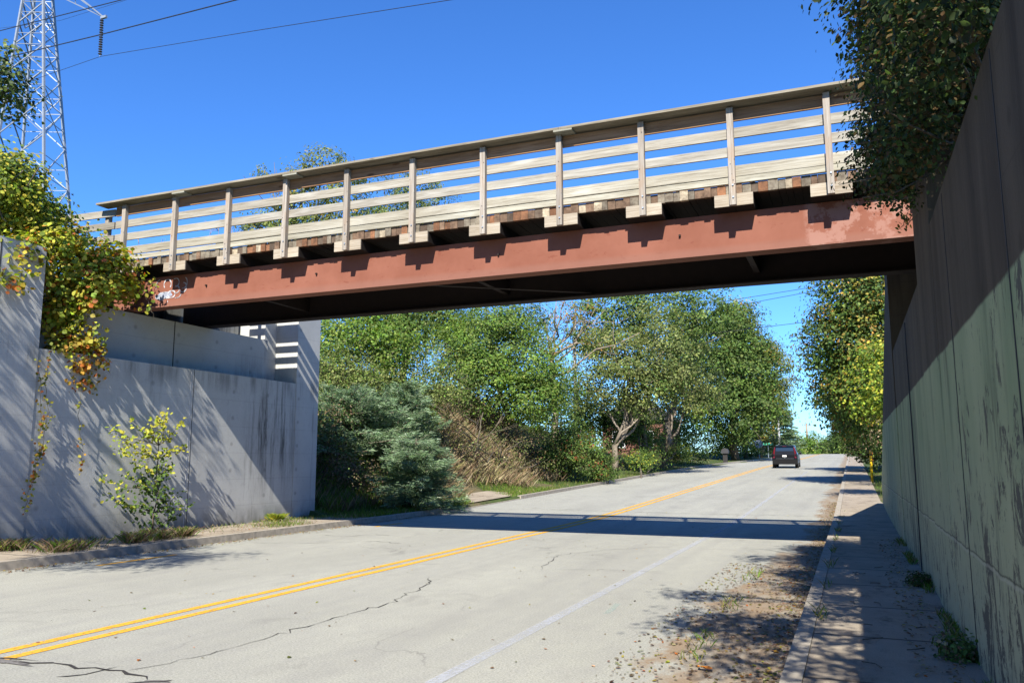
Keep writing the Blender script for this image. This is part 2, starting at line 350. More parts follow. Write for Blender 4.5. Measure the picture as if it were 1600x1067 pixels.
# ------------------------------------------------------------------ ground, road, pavements
def rz(Y):                                            # road profile: flat under the bridge, then a long rise and a crest
    Y=np.asarray(Y,float); z=np.where(Y>22,(Y-22)*.022,0.)
    s=np.clip(Y-19,0,6); z=np.where((Y>19)&(Y<25),.022*s*s/12,z)
    c=np.clip(Y-105,0,None); return z-np.minimum(c*c*.00012,c*.035)
def rzf(Y): return float(rz(Y))
def xl(Y):                                            # left kerb line: the road narrows far away
    t=np.clip((np.asarray(Y,float)-62)/55,0,1); return -11.62+3.7*t*t*(3-2*t)
def yc(Y):
    t=np.clip((np.asarray(Y,float)-62)/55,0,1); return -6.62+1.5*t*t*(3-2*t)
XR0=-.56
def sm(a,b,x): t=np.clip((x-a)/(b-a),0,1); return t*t*(3-2*t)
def gz(X,Y):                                          # terrain height
    X=np.asarray(X,float); Y=np.asarray(Y,float); base=rz(Y)
    d=xl(Y)-X                                        # left of kerb
    bankL=sm(1.2,9.5,d)*(4.6*sm(75,30,Y)+.8)
    bankL=bankL*np.where(Y>70,sm(140,80,Y),1)
    L=base+.10+bankL
    L=np.where(Y<18.3,np.where(X<-14.2,4.62,-.1),L)
    e=X-.77
    bankR=sm(1.0,6,e)*3.6*sm(70,20,Y)+sm(.5,1.5,e)*.4
    Rr=base+.08+bankR
    Rr=np.where(Y<17,np.where(X>1.2,3.65,-.1),Rr)
    mid=base-.06
    z=np.where(X<xl(Y)-.05,L,np.where(X>-.5,Rr,mid))
    return z
def grid(name,xs,ys,zf,m,parent=None):
    X,Y=np.meshgrid(xs,ys); Z=zf(X,Y); V=np.stack([X,Y,Z],-1).reshape(-1,3); nx=len(xs)
    i=np.arange(len(ys)-1)[:,None]*nx+np.arange(nx-1)[None,:]
    F=np.stack([i,i+1,i+nx+1,i+nx],-1).reshape(-1)
    return npmesh(name,V,F,4,np.ones((len(V),3)),m,parent)
xs=np.concatenate([[-900,-400,-200,-120,-80,-60,-50],np.arange(-44,-14.6,.8),[-14.25,-14.15],np.arange(-13.9,-11.7,.3),[-11.69,-11.66,-11.3,-10.5,-9.5,-8.5,-7.5,-6,-3,-.7,-.52,-.48,.2,.8,1.15,1.25],np.arange(1.6,14,.8),[16,20,30,50,90,200,400,900]])
ys=np.concatenate([[-300,-60,-20,-8,0,5,10,15,16.5,16.95,17.05,17.6,18.25,18.35],np.arange(19,60,.8),np.arange(61,150,3),[160,180,220,300,450,700,1200]])
def gzn(X,Y):
    z=gz(X,Y); h=np.sin(X*1.3+Y*.7)*np.cos(Y*1.1-X*.4)*.12
    h=np.where((X<-13)|(X>2),h,0); h=np.where(np.abs(X)>60,0,h); return z+h
tag(grid('ground',xs,ys,gzn,GROUND),kind='structure')
yr=np.concatenate([np.arange(-12,60,1.),np.arange(60,150,2.5),np.arange(152,260,8)])
def strip(name,xa,xb,za,m,ysx=yr,n=2,label=None):
    V=[];F=[]
    for j,y in enumerate(ysx):
        a=float(xa(y)) if callable(xa) else xa; b=float(xb(y)) if callable(xb) else xb
        for k in range(n): V.append((a+(b-a)*k/(n-1),y,rzf(y)+za))
    for j in range(len(ysx)-1):
        for k in range(n-1):
            i=j*n+k; F.append((i,i+1,i+n+1,i+n))
    return MB().add(V,F)
road=tag(strip('road',lambda y:xl(y)-.02,XR0+.02,0,ROAD,n=6).build('road',ROAD),kind='structure')
for off in (-.13,.13):
    w=.058
    strip('l',lambda y:yc(y)+off-w,lambda y:yc(y)+off+w,.004,YLINE,yr[yr<200]).build('centre_line',YLINE,road)
strip('l',-2.97,-2.85,.004,WLINE,yr[(yr<62)]).build('lane_line',WLINE,road)
MB().add([(-2.52,8.6,.004),(-2.45,8.6,.004),(-2.5,9.25,.004),(-2.57,9.25,.004)],[(0,1,2,3)]).build('survey_mark',TLINE,road)
for (x,y,l) in ((-10.9,9.5,1.6),(-10.9,17.5,1.3),(-11.0,22.5,1.2)):
    MB().add([(x,y,.004),(x+.1,y,.004),(x+.1,y+l,.004),(x,y+l,.004)],[(0,1,2,3)]).build('survey_mark',YLINE,road)
def crackline(pts,w,name='crack',m=CRACK,jit=.05,seed=1,z=.005):
    r=np.random.default_rng(seed); P=[]
    for a,b in zip(pts[:-1],pts[1:]):
        a=np.array(a,float);b=np.array(b,float);k=max(2,int(np.linalg.norm(b-a)/.12))
        for i in range(k): P.append(a+(b-a)*i/k+r.normal(0,jit,2)*(.5 if i==0 else 1)*.6)
    P.append(np.array(pts[-1],float)); V=[];F=[]
    for i,p in enumerate(P):
        d=P[min(i+1,len(P)-1)]-P[max(i-1,0)]; d/=np.linalg.norm(d)+1e-9; nn=np.array([-d[1],d[0]])
        ww=w*.62*r.uniform(.2,1.3)*(1 if 0<i<len(P)-1 else .1)
        V+=[(*(p+nn*ww/2),z+rzf(p[1])),(*(p-nn*ww/2),z+rzf(p[1]))]
    F=[(2*i,2*i+1,2*i+3,2*i+2) for i in range(len(P)-1)]
    MB().add(V,F).build(name,m,road)
crackline([(-5.25,4.95),(-5.06,5.6),(-5.01,6.98),(-4.94,8.18),(-5.21,9.77),(-5.5,10.3)],.022,seed=2)
crackline([(-4.35,11.6),(-4.5,12.4),(-4.75,13.4),(-4.2,14.6),(-3.2,15.6)],.02,seed=3)
crackline([(-4.35,11.6),(-3.6,11.9),(-2.6,12.1)],.014,seed=4)
crackline([(-8.5,4.4),(-6.9,4.75),(-6.3,4.85),(-5.8,4.9),(-5.3,4.95),(-4.9,4.8)],.05,seed=5,jit=.06)
crackline([(-6.9,4.62),(-6.5,4.84),(-6.15,4.9)],.07,seed=6,jit=.06)
crackline([(-5.6,4.6),(-5.45,4.75),(-5.42,5.0)],.05,seed=7)
crackline([(-4.98,4.35),(-4.95,4.62),(-4.8,4.78),(-4.72,4.86)],.085,seed=8,jit=.04)
crackline([(-11,13.2),(-9.8,13.6),(-8.9,14.4),(-8.2,14.2)],.03,seed=9)
crackline([(-11,19.5),(-10,18.9),(-9.4,19.9),(-8.6,20.3)],.03,seed=10)
crackline([(-10.8,15.2),(-10.1,15.0),(-9.7,15.7),(-9,15.5)],.035,seed=11)
crackline([(-2.1,4.8),(-1.95,5.4),(-1.7,5.9)],.015,seed=12)
for cyy in (24.5,31,38,46,55): crackline([(-11.3,cyy),(-8,cyy+.2),(-4,cyy-.1),(-1,cyy+.1)],.05,seed=int(cyy),jit=.05,m=PATCH)
def blob(cx,cyy,rx,ry,name,m,seed,z=.004):
    r=np.random.default_rng(seed);n=28;V=[(cx,cyy,z)]
    for k in range(n):
        a=2*math.pi*k/n;q=1+r.normal(0,.16);V.append((cx+rx*q*math.cos(a),cyy+ry*q*math.sin(a),z))
    MB().add(V,[(0,1+k,1+(k+1)%n) for k in range(n)]).build(name,m,road)
blob(-4.78,4.72,.14,.1,'broken_patch',PATCH,1); blob(-6.6,4.78,.5,.05,'broken_patch',PATCH,2,.0065)

def kerb(side):
    o=MB(); z1=.13
    seg=3.0; y=-10.0; k=0
    while y<150:
        y1=y+seg-.012
        yy=np.linspace(y,y1,3)
        for a,b in zip(yy[:-1],yy[1:]):
            if side=='R': xa0,xa1,xb0,xb1=XR0,XR0+.16,XR0,XR0+.16
            else: xa0,xa1,xb0,xb1=float(xl(a))-.16,float(xl(a)),float(xl(b))-.16,float(xl(b))
            za,zb=rzf(a),rzf(b); hh=z1
            if side=='L' and 22.5<y<28.5: hh=.03
            jr=((k*37)%7-3)*.0012
            face=.02
            if side=='R': V=[(xa0-.0+jr,a,za-.1),(xa1,a,za-.1),(xa1,a,za+hh),(xa0+face,a,za+hh),(xb0+jr,b,zb-.1),(xb1,b,zb-.1),(xb1,b,zb+hh),(xb0+face,b,zb+hh)]
            else: V=[(xa0,a,za-.1),(xa1+jr,a,za-.1),(xa1-face,a,za+hh),(xa0,a,za+hh),(xb0,b,zb-.1),(xb1+jr,b,zb-.1),(xb1-face,b,zb+hh),(xb0,b,zb+hh)]
            o.add(V,[(0,1,2,3),(7,6,5,4),(0,4,5,1),(1,5,6,2),(2,6,7,3),(3,7,4,0)])
        y+=seg;k+=1
    return o.build('kerb',KERB)
tag(kerb('R'),kind='structure'); tag(kerb('L'),kind='structure')
tag(strip('s',XR0+.165,lambda y:.83 if y<29 else .75,.126,WALK,yr[yr<110]).build('sidewalk',WALK),kind='structure')
tag(strip('s',-13.46,-11.79,.122,WALK,np.arange(-10,18.9,.9)).build('sidewalk',WALK),kind='structure')
# pavement slab (drive apron) leaving the kerb beyond the left abutment
V=[];
tag(MB().add([(-11.85,24.9,.20),(-12.7,26.4,.25),(-13.4,27.9,.36),(-13.3,29.6,.42),(-12.6,29.9,.35),(-11.85,28.6,.29)],[(0,5,1),(1,5,4,2),(2,4,3)]).build('path',WALK),kind='structure')

# ------------------------------------------------------------------ abutments
def jl(o,parent,X,Y,z0,z1,side=1,m=JOINT,w=.012):
    MB().box(X-.004 if side<0 else X-.01,X+.01 if side<0 else X+.004,Y-w,Y+w,z0,z1).build('panel_joint',m,parent)
XL=-13.4
ab=thing('bridge_abutment','pale grey concrete abutment carrying the left end of the bridge','abutment')
MB().box(-14.95,XL-.012,10.162,17.568,-.3,3.6).build('lower_wall',CONC,ab)
MB().box(-13.99+.0,XL-.008,16.2,17.566,3.1,3.597).build('ledge_stain',CONCS,ab) if False else None
MB().box(-15.6,-14.0,10.164,17.1,3.605,4.71).build('bearing_wall',CONC,ab)
MB().box(-15.5,-14.9,10.166,17.0,4.712,5.40).build('back_wall',CONCS,ab)
MB().box(-15.9,-14.10,17.103,17.567,3.605,5.6).build('recess_wall',CONC,ab)
MB().box(-15.9,XL,17.572,18.55,-.3,5.75).build('end_pylon',CONC,ab)
MB().box(-15.9,XL,3.0,10.158,-.3,5.45).build('near_pylon',CONC,ab)
jl(ab,ab,XL-.012,14.0*.99+.02,.13,3.597,m=JOINTL,w=.010); jl(ab,ab,XL-.012,13.86+.1,.13,3.597,m=JOINT,w=.006)
jl(ab,ab,-14.0,13.9,3.61,4.705); jl(ab,ab,XL,9.3,.13,5.4)
MB().box(XL-.03,XL+.004,9.9,10.156,5.2,5.3)
# bearing pedestals
for y in (12.71,15.0): MB().box(-14.55,-14.1,y-.25,y+.25,4.712,4.737).build('bearing_plate',STEELD,ab)
XR=.77
ar=thing('bridge_abutment','brown concrete wall and abutment on the right with peeling green paint','abutment')
MB().box(XR,1.35,-6,8.2,-.3,3.74).build('wing_wall',CONCR,ar)
MB().box(XR-.002,2.6,8.203,9.9,-.3,4.9).build('near_pylon',CONCR,ar)
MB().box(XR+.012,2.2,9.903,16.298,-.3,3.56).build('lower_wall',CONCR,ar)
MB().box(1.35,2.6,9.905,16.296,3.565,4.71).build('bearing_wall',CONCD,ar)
MB().box(2.2,2.6,9.907,16.294,4.712,5.6).build('back_wall',CONCD,ar)
MB().box(XR-.002,2.6,16.3,17.25,-.3,5.75).build('end_pylon',CONCR,ar)
MB().prism([(17.253,-.3),(27.6,-.3),(27.6,.9),(17.253,5.0)],0,XR,1.2).build('sloping_wing',CONCR,ar)
for y in (7.1,4.6,12.5): jl(ar,ar,XR,y,.13,3.7 if y<8 else 3.5,-1,w=.008)

# ------------------------------------------------------------------ bridge
SP=1.388; NP=13; PX=[-13.95+SP*i for i in range(NP)]
br=thing('footbridge','wood-decked footbridge on rust red steel girders crossing the road','bridge')
ZB,ZT=4.74,5.40
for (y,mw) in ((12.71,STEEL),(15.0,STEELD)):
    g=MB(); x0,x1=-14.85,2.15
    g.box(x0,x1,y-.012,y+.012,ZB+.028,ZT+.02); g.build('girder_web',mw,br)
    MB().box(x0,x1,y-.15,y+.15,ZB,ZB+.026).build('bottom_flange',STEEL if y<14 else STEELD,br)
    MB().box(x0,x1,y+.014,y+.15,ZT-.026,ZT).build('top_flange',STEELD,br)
for i in range(3):
    x=-11.2+i*4.9
    MB().box(x-.05,x+.05,12.73,14.98,4.92,5.2).build('cross_frame',STEELD,br)
for i in (2,):
    x=-13.2+i*2.9
    MB().bar((x,12.8,4.80),(x+2.9,14.9,4.80),.09,.012).build('diagonal_brace',STEELD,br)
# bolts / small pipe stubs on the web
for x in (-2.35,-5.5,-9.3,-12.0): MB().box(x-.015,x+.015,12.66,12.698,5.12,5.15).build('web_bolt',STEELD,br)
# graffiti on the web
def graf():
    Y=12.694
    def line(pts,w=.009):
        f=MB()
        for a,b in zip(pts[:-1],pts[1:]): f.box(min(a[0],b[0])-w/2,max(a[0],b[0])+w/2,Y-.003,Y+.003,min(a[1],b[1])-w/2,max(a[1],b[1])+w/2)
        f.build('graffiti_stroke',GRAF,br)
    def arc(cx,cz,rx,rz_,a0,a1,n=22):
        P=[(cx+rx*math.cos(R(a0+(a1-a0)*k/n)),cz+rz_*math.sin(R(a0+(a1-a0)*k/n))) for k in range(n+1)]; line(P)
    # bubble lettering: U J O loops below, large rounded loops above
    arc(-13.30,5.03,.07,.08,170,380); arc(-13.12,5.02,.09,.07,60,330); arc(-12.93,5.03,.10,.075,0,360); arc(-12.78,5.03,.11,.09,-110,40)
    arc(-13.05,5.25,.10,.10,-40,220); arc(-12.83,5.27,.09,.09,-90,120); arc(-12.83,5.12,.11,.08,-90,90); arc(-12.62,5.25,.10,.12,-100,60); arc(-12.62,5.15,.09,.10,-100,90)
    arc(-13.25,5.22,.12,.14,100,200)
    line([(-13.1,4.96),(-12.98,4.95)]); line([(-13.15,4.94),(-13.15,4.90)]); line([(-13.02,4.90),(-13.02,4.865)])
graf()
MB().prism([(-13.38,4.99),(-13.24,5.09),(-12.96,5.09),(-12.9,5.0),(-13.1,4.96),(-13.22,4.91)],1,12.6945,12.6975).build('graffiti_fill',GRAFB,br)
# cross beams (two joists side by side) carrying deck and posts
for x in PX:
    for s in (-1,1):
        t=random.uniform(.88,1.12)
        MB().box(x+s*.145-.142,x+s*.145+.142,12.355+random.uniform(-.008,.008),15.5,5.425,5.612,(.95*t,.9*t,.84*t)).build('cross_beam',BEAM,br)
# deck planks
dk=MB(); x=-14.75; r=random.Random(3)
while x<2.6:
    w=r.uniform(.085,.15); q=r.random()
    c=(.24,.21,.16) if q<.35 else (.20,.13,.085) if q<.65 else (.26,.12,.06) if q<.8 else (.12,.09,.065) if q<.92 else (.5,.42,.3)
    k=r.uniform(.8,1.35); c=tuple(v*k for v in c); dy=r.uniform(-.018,.014)
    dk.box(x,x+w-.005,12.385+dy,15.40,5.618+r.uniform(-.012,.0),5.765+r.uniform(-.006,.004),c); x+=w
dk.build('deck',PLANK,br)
def railing(yp,sgn):
    # sgn -1: posts on the -Y side of the boards
    for i,x in enumerate(PX):
        t=random.uniform(.85,1.08)
        po=MB().box(x-.048,x+.048,yp-.10 if sgn<0 else yp-.0,yp-.012 if sgn<0 else yp+.10,5.415,6.955,(t,t,t*1.02)).build('post',WOODV,br)
        if sgn<0:
            for z in (5.53,5.72): MB().tube([(x+.01,yp-.115,z),(x+.01,yp-.099,z)],.014,8).build('post_bolt',GALV,po)
    y0,y1=(yp-.008,yp+.03) if sgn<0 else (yp-.042,yp-.004)
    segs=[-14.27]+[PX[k]+.1*0 for k in (3,6,9)]+[2.7]
    for (a,b,c,nm) in ((6.765,6.955,(1.0,.62,.4),'top_board'),(6.49,6.65,(1,1,1),'rail_board'),(6.20,6.355,(.95,.96,.98),'rail_board'),(5.885,6.055,(1,1,.96),'rail_board'),(5.772,5.868,(1.08,1.1,1.05),'kick_board')):
        for k in range(4):
            t=random.uniform(.86,1.12); jz=random.uniform(-.005,.005)
            MB().box(segs[k]+.003,segs[k+1]-.003,y0,y1,a+jz,b+jz,tuple(v*t for v in c)).build(nm,WOOD,br)
    ya,yb=(yp-.24,yp+.08) if sgn<0 else (yp-.18,yp+.20)
    cs=[-14.62,PX[3]+.22,PX[7]+.05,2.75] if sgn<0 else [-14.62,-6,2.75]
    for k in range(len(cs)-1):
        t=random.uniform(.9,1.1); MB().box(cs[k]+.003,cs[k+1]-.003,ya,yb,6.99+.002*(k%2),7.03,(.78*t,.74*t,.66*t)).build('handrail_cap',WOOD,br)
    if sgn<0:
        for x in (PX[1]+.22,PX[3]+.2,PX[7]+.12): MB().box(x-.16,x+.16,ya+.002,yb-.1,6.957,6.989,(.9,.95,.92)).build('cap_splice',WOOD,br)
railing(12.36,-1); railing(15.36,1)
# approach fence off the left end
fe=thing('rail_fence','grey three-board timber fence leading away from the left end of the bridge','fence')
a0=np.array([-14.3,12.37]); a1=np.array([-19.6,12.0])
for (z,c) in ((6.85,.95),(6.57,.75),(6.28,.85)):
    MB().bar((a0[0],a0[1],z),(a1[0],a1[1],z-.05),.04,.15,(c,c,c)).build('fence_board',WOOD,fe)
for t in (.05,.5,.95):
    p=a0+(a1-a0)*t; MB().box(p[0]-.05,p[0]+.05,p[1]+.03,p[1]+.13,4.7,6.9,(.8,.8,.8)).build('fence_post',WOODV,fe)

# ------------------------------------------------------------------ foliage generators
def leafmesh(name,P,D,size,colr,parent=None,aspect=.55,seed=0,shape='leaf',m=None,fold=.25):
    """P centres (n,3), D normal hint (n,3), size (n,), col (n,3)"""
    r=np.random.default_rng(seed); n=len(P)
    nrm=D+r.normal(0,.42,(n,3)); nrm/=np.linalg.norm(nrm,axis=1)[:,None]+1e-9
    t=r.normal(0,1,(n,3)); t[:,2]-=.5; t-=nrm*(t*nrm).sum(1)[:,None]; t/=np.linalg.norm(t,axis=1)[:,None]+1e-9
    b=np.cross(nrm,t); s=size[:,None]
    if shape=='leaf':
        k=6; O=[(-.5,0,0),(-.15,aspect*.5,fold*.25),(.2,aspect*.42,fold*.2),(.5,0,-.05),(.2,-aspect*.42,fold*.2),(-.15,-aspect*.5,fold*.25)]
    elif shape=='quad':
        k=4; O=[(-.5,0,0),(0,aspect*.5,fold*.3),(.5,0,0),(0,-aspect*.5,fold*.3)]
    V=np.stack([P+s*(o[0]*t+o[1]*b+o[2]*nrm) for o in O],1).reshape(-1,3)
    if k==6:                                       # two quads folded on the midrib
        base=np.arange(n)[:,None]*6; F=(base+np.array([0,3,2,1, 0,5,4,3])).reshape(-1); C=np.repeat(colr,6,0)
        return npmesh(name,V,F,4,C,m or LEAF,parent)
    F=np.arange(n*4); C=np.repeat(colr,4,0)
    return npmesh(name,V,F,4,C,m or LEAF,parent)

PAL={
 'green':[(.092,.160,.030),(.118,.192,.038),(.065,.118,.024),(.155,.21,.05)],
 'bright':[(.115,.205,.025),(.155,.245,.035),(.08,.155,.022),(.21,.27,.05)],
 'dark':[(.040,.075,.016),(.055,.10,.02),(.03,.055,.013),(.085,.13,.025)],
 'olive':[(.16,.20,.055),(.20,.24,.065),(.11,.145,.04),(.25,.27,.09)],
 'maple':[(.078,.138,.026),(.10,.168,.03),(.055,.10,.02),(.14,.19,.04)],
 'turning':[(.19,.21,.035),(.30,.25,.045),(.11,.15,.03),(.36,.22,.045)],
 'autumn':[(.42,.32,.035),(.48,.26,.04),(.30,.31,.035),(.50,.16,.04),(.17,.21,.03),(.44,.38,.06)],
 'yellowgreen':[(.42,.43,.045),(.29,.37,.035),(.50,.46,.06),(.20,.28,.03)],
 'brown':[(.21,.14,.08),(.29,.20,.12),(.14,.095,.055),(.33,.27,.16)],
 'straw':[(.46,.37,.21),(.37,.29,.17),(.28,.21,.12),(.25,.24,.09)],
 'spruce':[(.24,.34,.19),(.19,.29,.14),(.34,.44,.28),(.14,.22,.10)],
 'grass':[(.12,.22,.025),(.09,.17,.02),(.17,.26,.035),(.22,.24,.05)],
 'redhint':[(.085,.16,.02),(.12,.20,.03),(.15,.18,.03),(.30,.10,.04)],
 'vineR':[(.045,.07,.02),(.06,.095,.025),(.03,.05,.016),(.13,.085,.03),(.07,.11,.025)],
}
def pick(pal,n,r,var=.18,clump=None):
    A=np.array(PAL[pal]); i=r.integers(0,len(A),n) if clump is None else clump
    return A[i%len(A)]*(1+r.normal(0,var,(n,1)))*(1+r.normal(0,var*.3,(n,3)))

def crown(name,blobs,pal,leaf,n,seed,parent,pal2=None,p2=0.,shape='quad',clr=.36,lpc=38,gap=.0,shell=.5,aspect=.62,flat_=.6):
    """blobs: (x,y,z,rx,ry,rz). Leaves gather in small clumps spread through the blobs."""
    r=np.random.default_rng(seed); B=np.array(blobs,float); vol=(B[:,3]*B[:,4]*B[:,5])**(2/3)
    nc=max(4,n//lpc); bi=r.choice(len(B),nc,p=vol/vol.sum()); b=B[bi]
    d=r.normal(0,1,(nc,3)); d/=np.linalg.norm(d,axis=1)[:,None]
    rad=(shell+(1.06-shell)*r.random(nc)**.7)*(1+np.clip(r.normal(0,.09,nc),-.2,.12))
    c=b[:,:3]+d*rad[:,None]*b[:,3:6]
    if gap>0:
        ph=np.sin(c[:,0]*1.9+seed)+np.sin(c[:,1]*1.7+seed*2)+np.sin(c[:,2]*2.3+seed*3); kp=ph>-3+gap*3.2; c=c[kp];d=d[kp];nc=len(c)
    cc=r.integers(0,4,nc); use2=r.random(nc)<p2
    cb=np.clip(1+r.normal(0,.26,nc),.45,1.7)
    P=np.repeat(c,lpc,0); nn=len(P); off=np.clip(r.normal(0,1,(nn,3)),-1.7,1.7)*clr*np.array([1,1,flat_])*np.repeat(r.uniform(.6,1.4,nc),lpc)[:,None]
    P=P+off; D=np.repeat(d,lpc,0)*.7+off/clr*.25+np.array([0,-.25,.55])
    cl=np.repeat(cc,lpc); cl=np.where(r.random(nn)<.55,cl,r.integers(0,len(PAL[pal]),nn))
    C=pick(pal,nn,r,.16,cl)
    if pal2: u=np.repeat(use2,lpc)&(r.random(nn)<.8); C[u]=pick(pal2,int(u.sum()),r)
    C=np.clip(C*np.repeat(cb,lpc)[:,None],.006,.8)
    return leafmesh(name,P,D,leaf*r.uniform(.6,1.25,nn),C,parent,seed=seed,shape=shape,aspect=aspect)
def wood(name,paths,m,parent,n=7):
    o=MB()
    for pts,r0,r1 in paths:
        k=len(pts); o.tube(pts,[r0+(r1-r0)*i/(k-1) for i in range(k)],n)
    return o.build(name,m,parent,smooth=True)
def wiggle(a,b,k,r,amp):
    a=np.array(a,float);b=np.array(b,float);P=[]
    for i in range(k+1):
        t=i/k; P.append(a+(b-a)*t+r.normal(0,amp,3)*math.sin(math.pi*t))
    return P
def tree(name,label,cat,base,blobs,pal,leaf,n,seed,trunk=.18,top=None,group=None,limbs=None,bark=None,**kw):
    base=np.array(base,float); t=thing(name,label,cat,(0,0,0),group)
    r=np.random.default_rng(seed+100); B=np.array(blobs,float)
    cen=B[:,:3].mean(0) if top is None else np.array(top,float)
    main=wiggle(base+np.array([0,0,-.3]),cen,6,r,trunk*1.1); paths=[(main,trunk*1.25,trunk*.45)]
    for bl in B[:10]:
        s=main[int(r.integers(2,5))]; e=bl[:3]+np.array([0,0,bl[5]*.3])
        lp=wiggle(s,e,4,r,.18); paths.append((lp,trunk*.45,.025))
        for _ in range(3):
            q=lp[int(r.integers(1,4))]; e2=bl[:3]+r.normal(0,.6,3)*bl[3:6]; paths.append((wiggle(q,e2,3,r,.12),trunk*.2,.012))
    if limbs: paths+=limbs
    wood('trunk',paths,bark or BARK,t)
    crown('crown',blobs,pal,leaf,n,seed,t,**kw)
    return t
def blobs_px(L):                                       # (px,py,Y,r,[rz]) -> world blobs
    o=[]
    for q in L:
        p=at(q[0],q[1],q[2]); rr=q[3]; o.append((p[0],p[1],p[2],rr,rr,q[4] if len(q)>4 else rr*.85))
    return o
def gb(px,Y,dx=0):                                     # ground base under pixel column px at distance Y
    p=at(px,700,Y); return (p[0]+dx,Y,float(gz(p[0]+dx,Y)))

def fronds(name,branches,pal,seed,parent,dens=90,nl=.11,nw=.02):
    """conifer boughs: needle blades set along drooping feathery branches"""
    r=np.random.default_rng(seed); P=[];T=[];C=[];W=[]
    for (a,b,w) in branches:
        a=np.array(a);b=np.array(b);L=np.linalg.norm(b-a);k=int(dens*L)
        if k<4: continue
        t=r.random(k)**.75; ax=(b-a)/L; side=np.cross(ax,[0,0,1.]); side/=np.linalg.norm(side)+1e-9
        s=r.uniform(-1,1,k)*w*(1.05-t*.7); p=a+(b-a)*t[:,None]+side*s[:,None]+np.array([0,0,1.])*(r.normal(0,.05,k)-.18*np.abs(s)+.12*t*t*L*.3)[:,None]
        dr=ax+side*np.sign(s)[:,None]*r.uniform(.3,1.0,k)[:,None]+r.normal(0,.3,(k,3)); dr/=np.linalg.norm(dr,axis=1)[:,None]
        P.append(p);T.append(dr);C.append(pick(pal,k,r,.16)*r.uniform(.75,1.2)); W.append(np.full(k,1.))
    P=np.concatenate(P);T=np.concatenate(T);C=np.clip(np.concatenate(C),.01,.8);n=len(P)
    nr=r.normal(0,.5,(n,3))+np.array([0,-.3,1.]); b=np.cross(T,nr); b/=np.linalg.norm(b,axis=1)[:,None]+1e-9
    l=nl*r.uniform(.6,1.5,n)[:,None]; w=nw*r.uniform(.7,1.4,n)[:,None]
    V=np.stack([P-b*w,P+b*w,P+T*l+b*w*.3,P+T*l-b*w*.3],1).reshape(-1,3)
    return npmesh(name,V,np.arange(n*4),4,np.repeat(C,4,0),LEAF,parent)
def spruce(name,label,cat,base,h,rad,seed,pal='spruce',lay=16,per=11,dens=60,nl=.16,nw=.035,lean=(0,0),group=None,power=.9,rise=(-.25,.22)):
    t=thing(name,label,cat,(0,0,0),group); r=np.random.default_rng(seed); base=np.array(base,float); br_=[];wp=[]
    top=base+np.array([lean[0],lean[1],h]); wp.append(([base,base+(top-base)*.5,top],.05+h*.018,.015))
    for i in range(lay):
        f=(i+.3)/lay; c=base+(top-base)*(f*.95+.04); rr=rad*(1-f)**power+.12
        for k in range(per):
            a=r.uniform(0,2*math.pi); L=rr*r.uniform(.6,1.12); e=c+np.array([math.cos(a)*L,math.sin(a)*L,L*r.uniform(*rise)])
            br_.append((c,e,.14+L*.22)); wp.append(([c,(c+e)/2+[0,0,-.03],e],.012+.01*L,.004))
    wood('trunk',wp,BARK,t,5); fronds('boughs',br_,pal,seed,t,dens,nl,nw); return t

# blades of grass / weeds: one mesh each
def blades(name,P,h,w,pal,seed,label=None,lean=.45,parent=None,pal2=None,p2=0):
    r=np.random.default_rng(seed);n=len(P);a=r.uniform(0,2*math.pi,n);d=np.stack([np.cos(a),np.sin(a),np.zeros(n)],1)
    hh=(h*r.uniform(.5,1.25,n))[:,None]; ww=(w*r.uniform(.6,1.3,n))[:,None]; a2=r.uniform(0,2*math.pi,n); L=np.stack([np.cos(a2),np.sin(a2),np.zeros(n)],1)*hh*lean*r.uniform(.2,1.4,n)[:,None]
    V=np.stack([P-d*ww,P+d*ww,P+d*ww*.6+L*.45+hh*np.array([0,0,.6]),P+L+hh*np.array([0,0,1.])],1).reshape(-1,3)
    C=pick(pal,n,r,.2)
    if pal2: u=r.random(n)<p2; C[u]=pick(pal2,int(u.sum()),r)
    return npmesh(name,V,np.arange(n*4),4,np.repeat(np.clip(C,.01,.8),4,0),LEAF,parent)
def scatter(x0,x1,y0,y1,n,seed,zf=None,keepf=None):
    r=np.random.default_rng(seed);X=r.uniform(x0,x1,n);Y=r.uniform(y0,y1,n)
    if keepf is not None: k=keepf(X,Y,r); X=X[k];Y=Y[k]
    Z=gzn(X,Y) if zf is None else zf(X,Y); return np.stack([X,Y,Z],1)
# ------------------------------------------------------------------ left bank beyond the abutment
spruce('spreading_conifer','large grey-green spreading conifer on the bank just beyond the left abutment','conifer',gb(540,23.5),2.25,2.5,11,lay=10,per=14,dens=115,nl=.13,nw=.015,power=.4,rise=(-.05,.35))
spruce('spreading_conifer','silvery rounded low conifer bush on the verge in front of the dry grass','conifer',gb(650,22.4),2.15,1.4,12,lay=11,per=13,dens=170,nl=.11,nw=.012,power=.33,rise=(-.15,.22))
spruce('spreading_conifer','blue-green conifer with long slanting boughs behind the silvery bush','conifer',gb(612,26),2.9,1.9,13,lay=10,per=11,dens=110,nl=.14,nw=.016,power=.5,lean=(.5,0),rise=(.1,.5))
def shrub(label,L,pal,leaf,n,seed,base,cat='shrub',trunk=.05,name='shrub',**kw): return tree(name,label,cat,base,blobs_px(L),pal,leaf,n,seed,trunk=trunk,**kw)
shrub('bright yellow-green bush beside the top of the left abutment end',[(520,535,27,1.3),(570,525,28,1.5),(610,545,27.5,1.1),(505,560,26,1.0)],'bright',0.137,9945,21,gb(560,28))
shrub('hazy olive bush leaning over the conifers right beside the abutment',[(515,575,25,.9),(545,590,25,.9),(590,600,26,.9),(525,610,24.5,.7),(500,600,25,.8)],'olive',.09,8000,20,gb(530,25),pal2='bright',p2=.25)
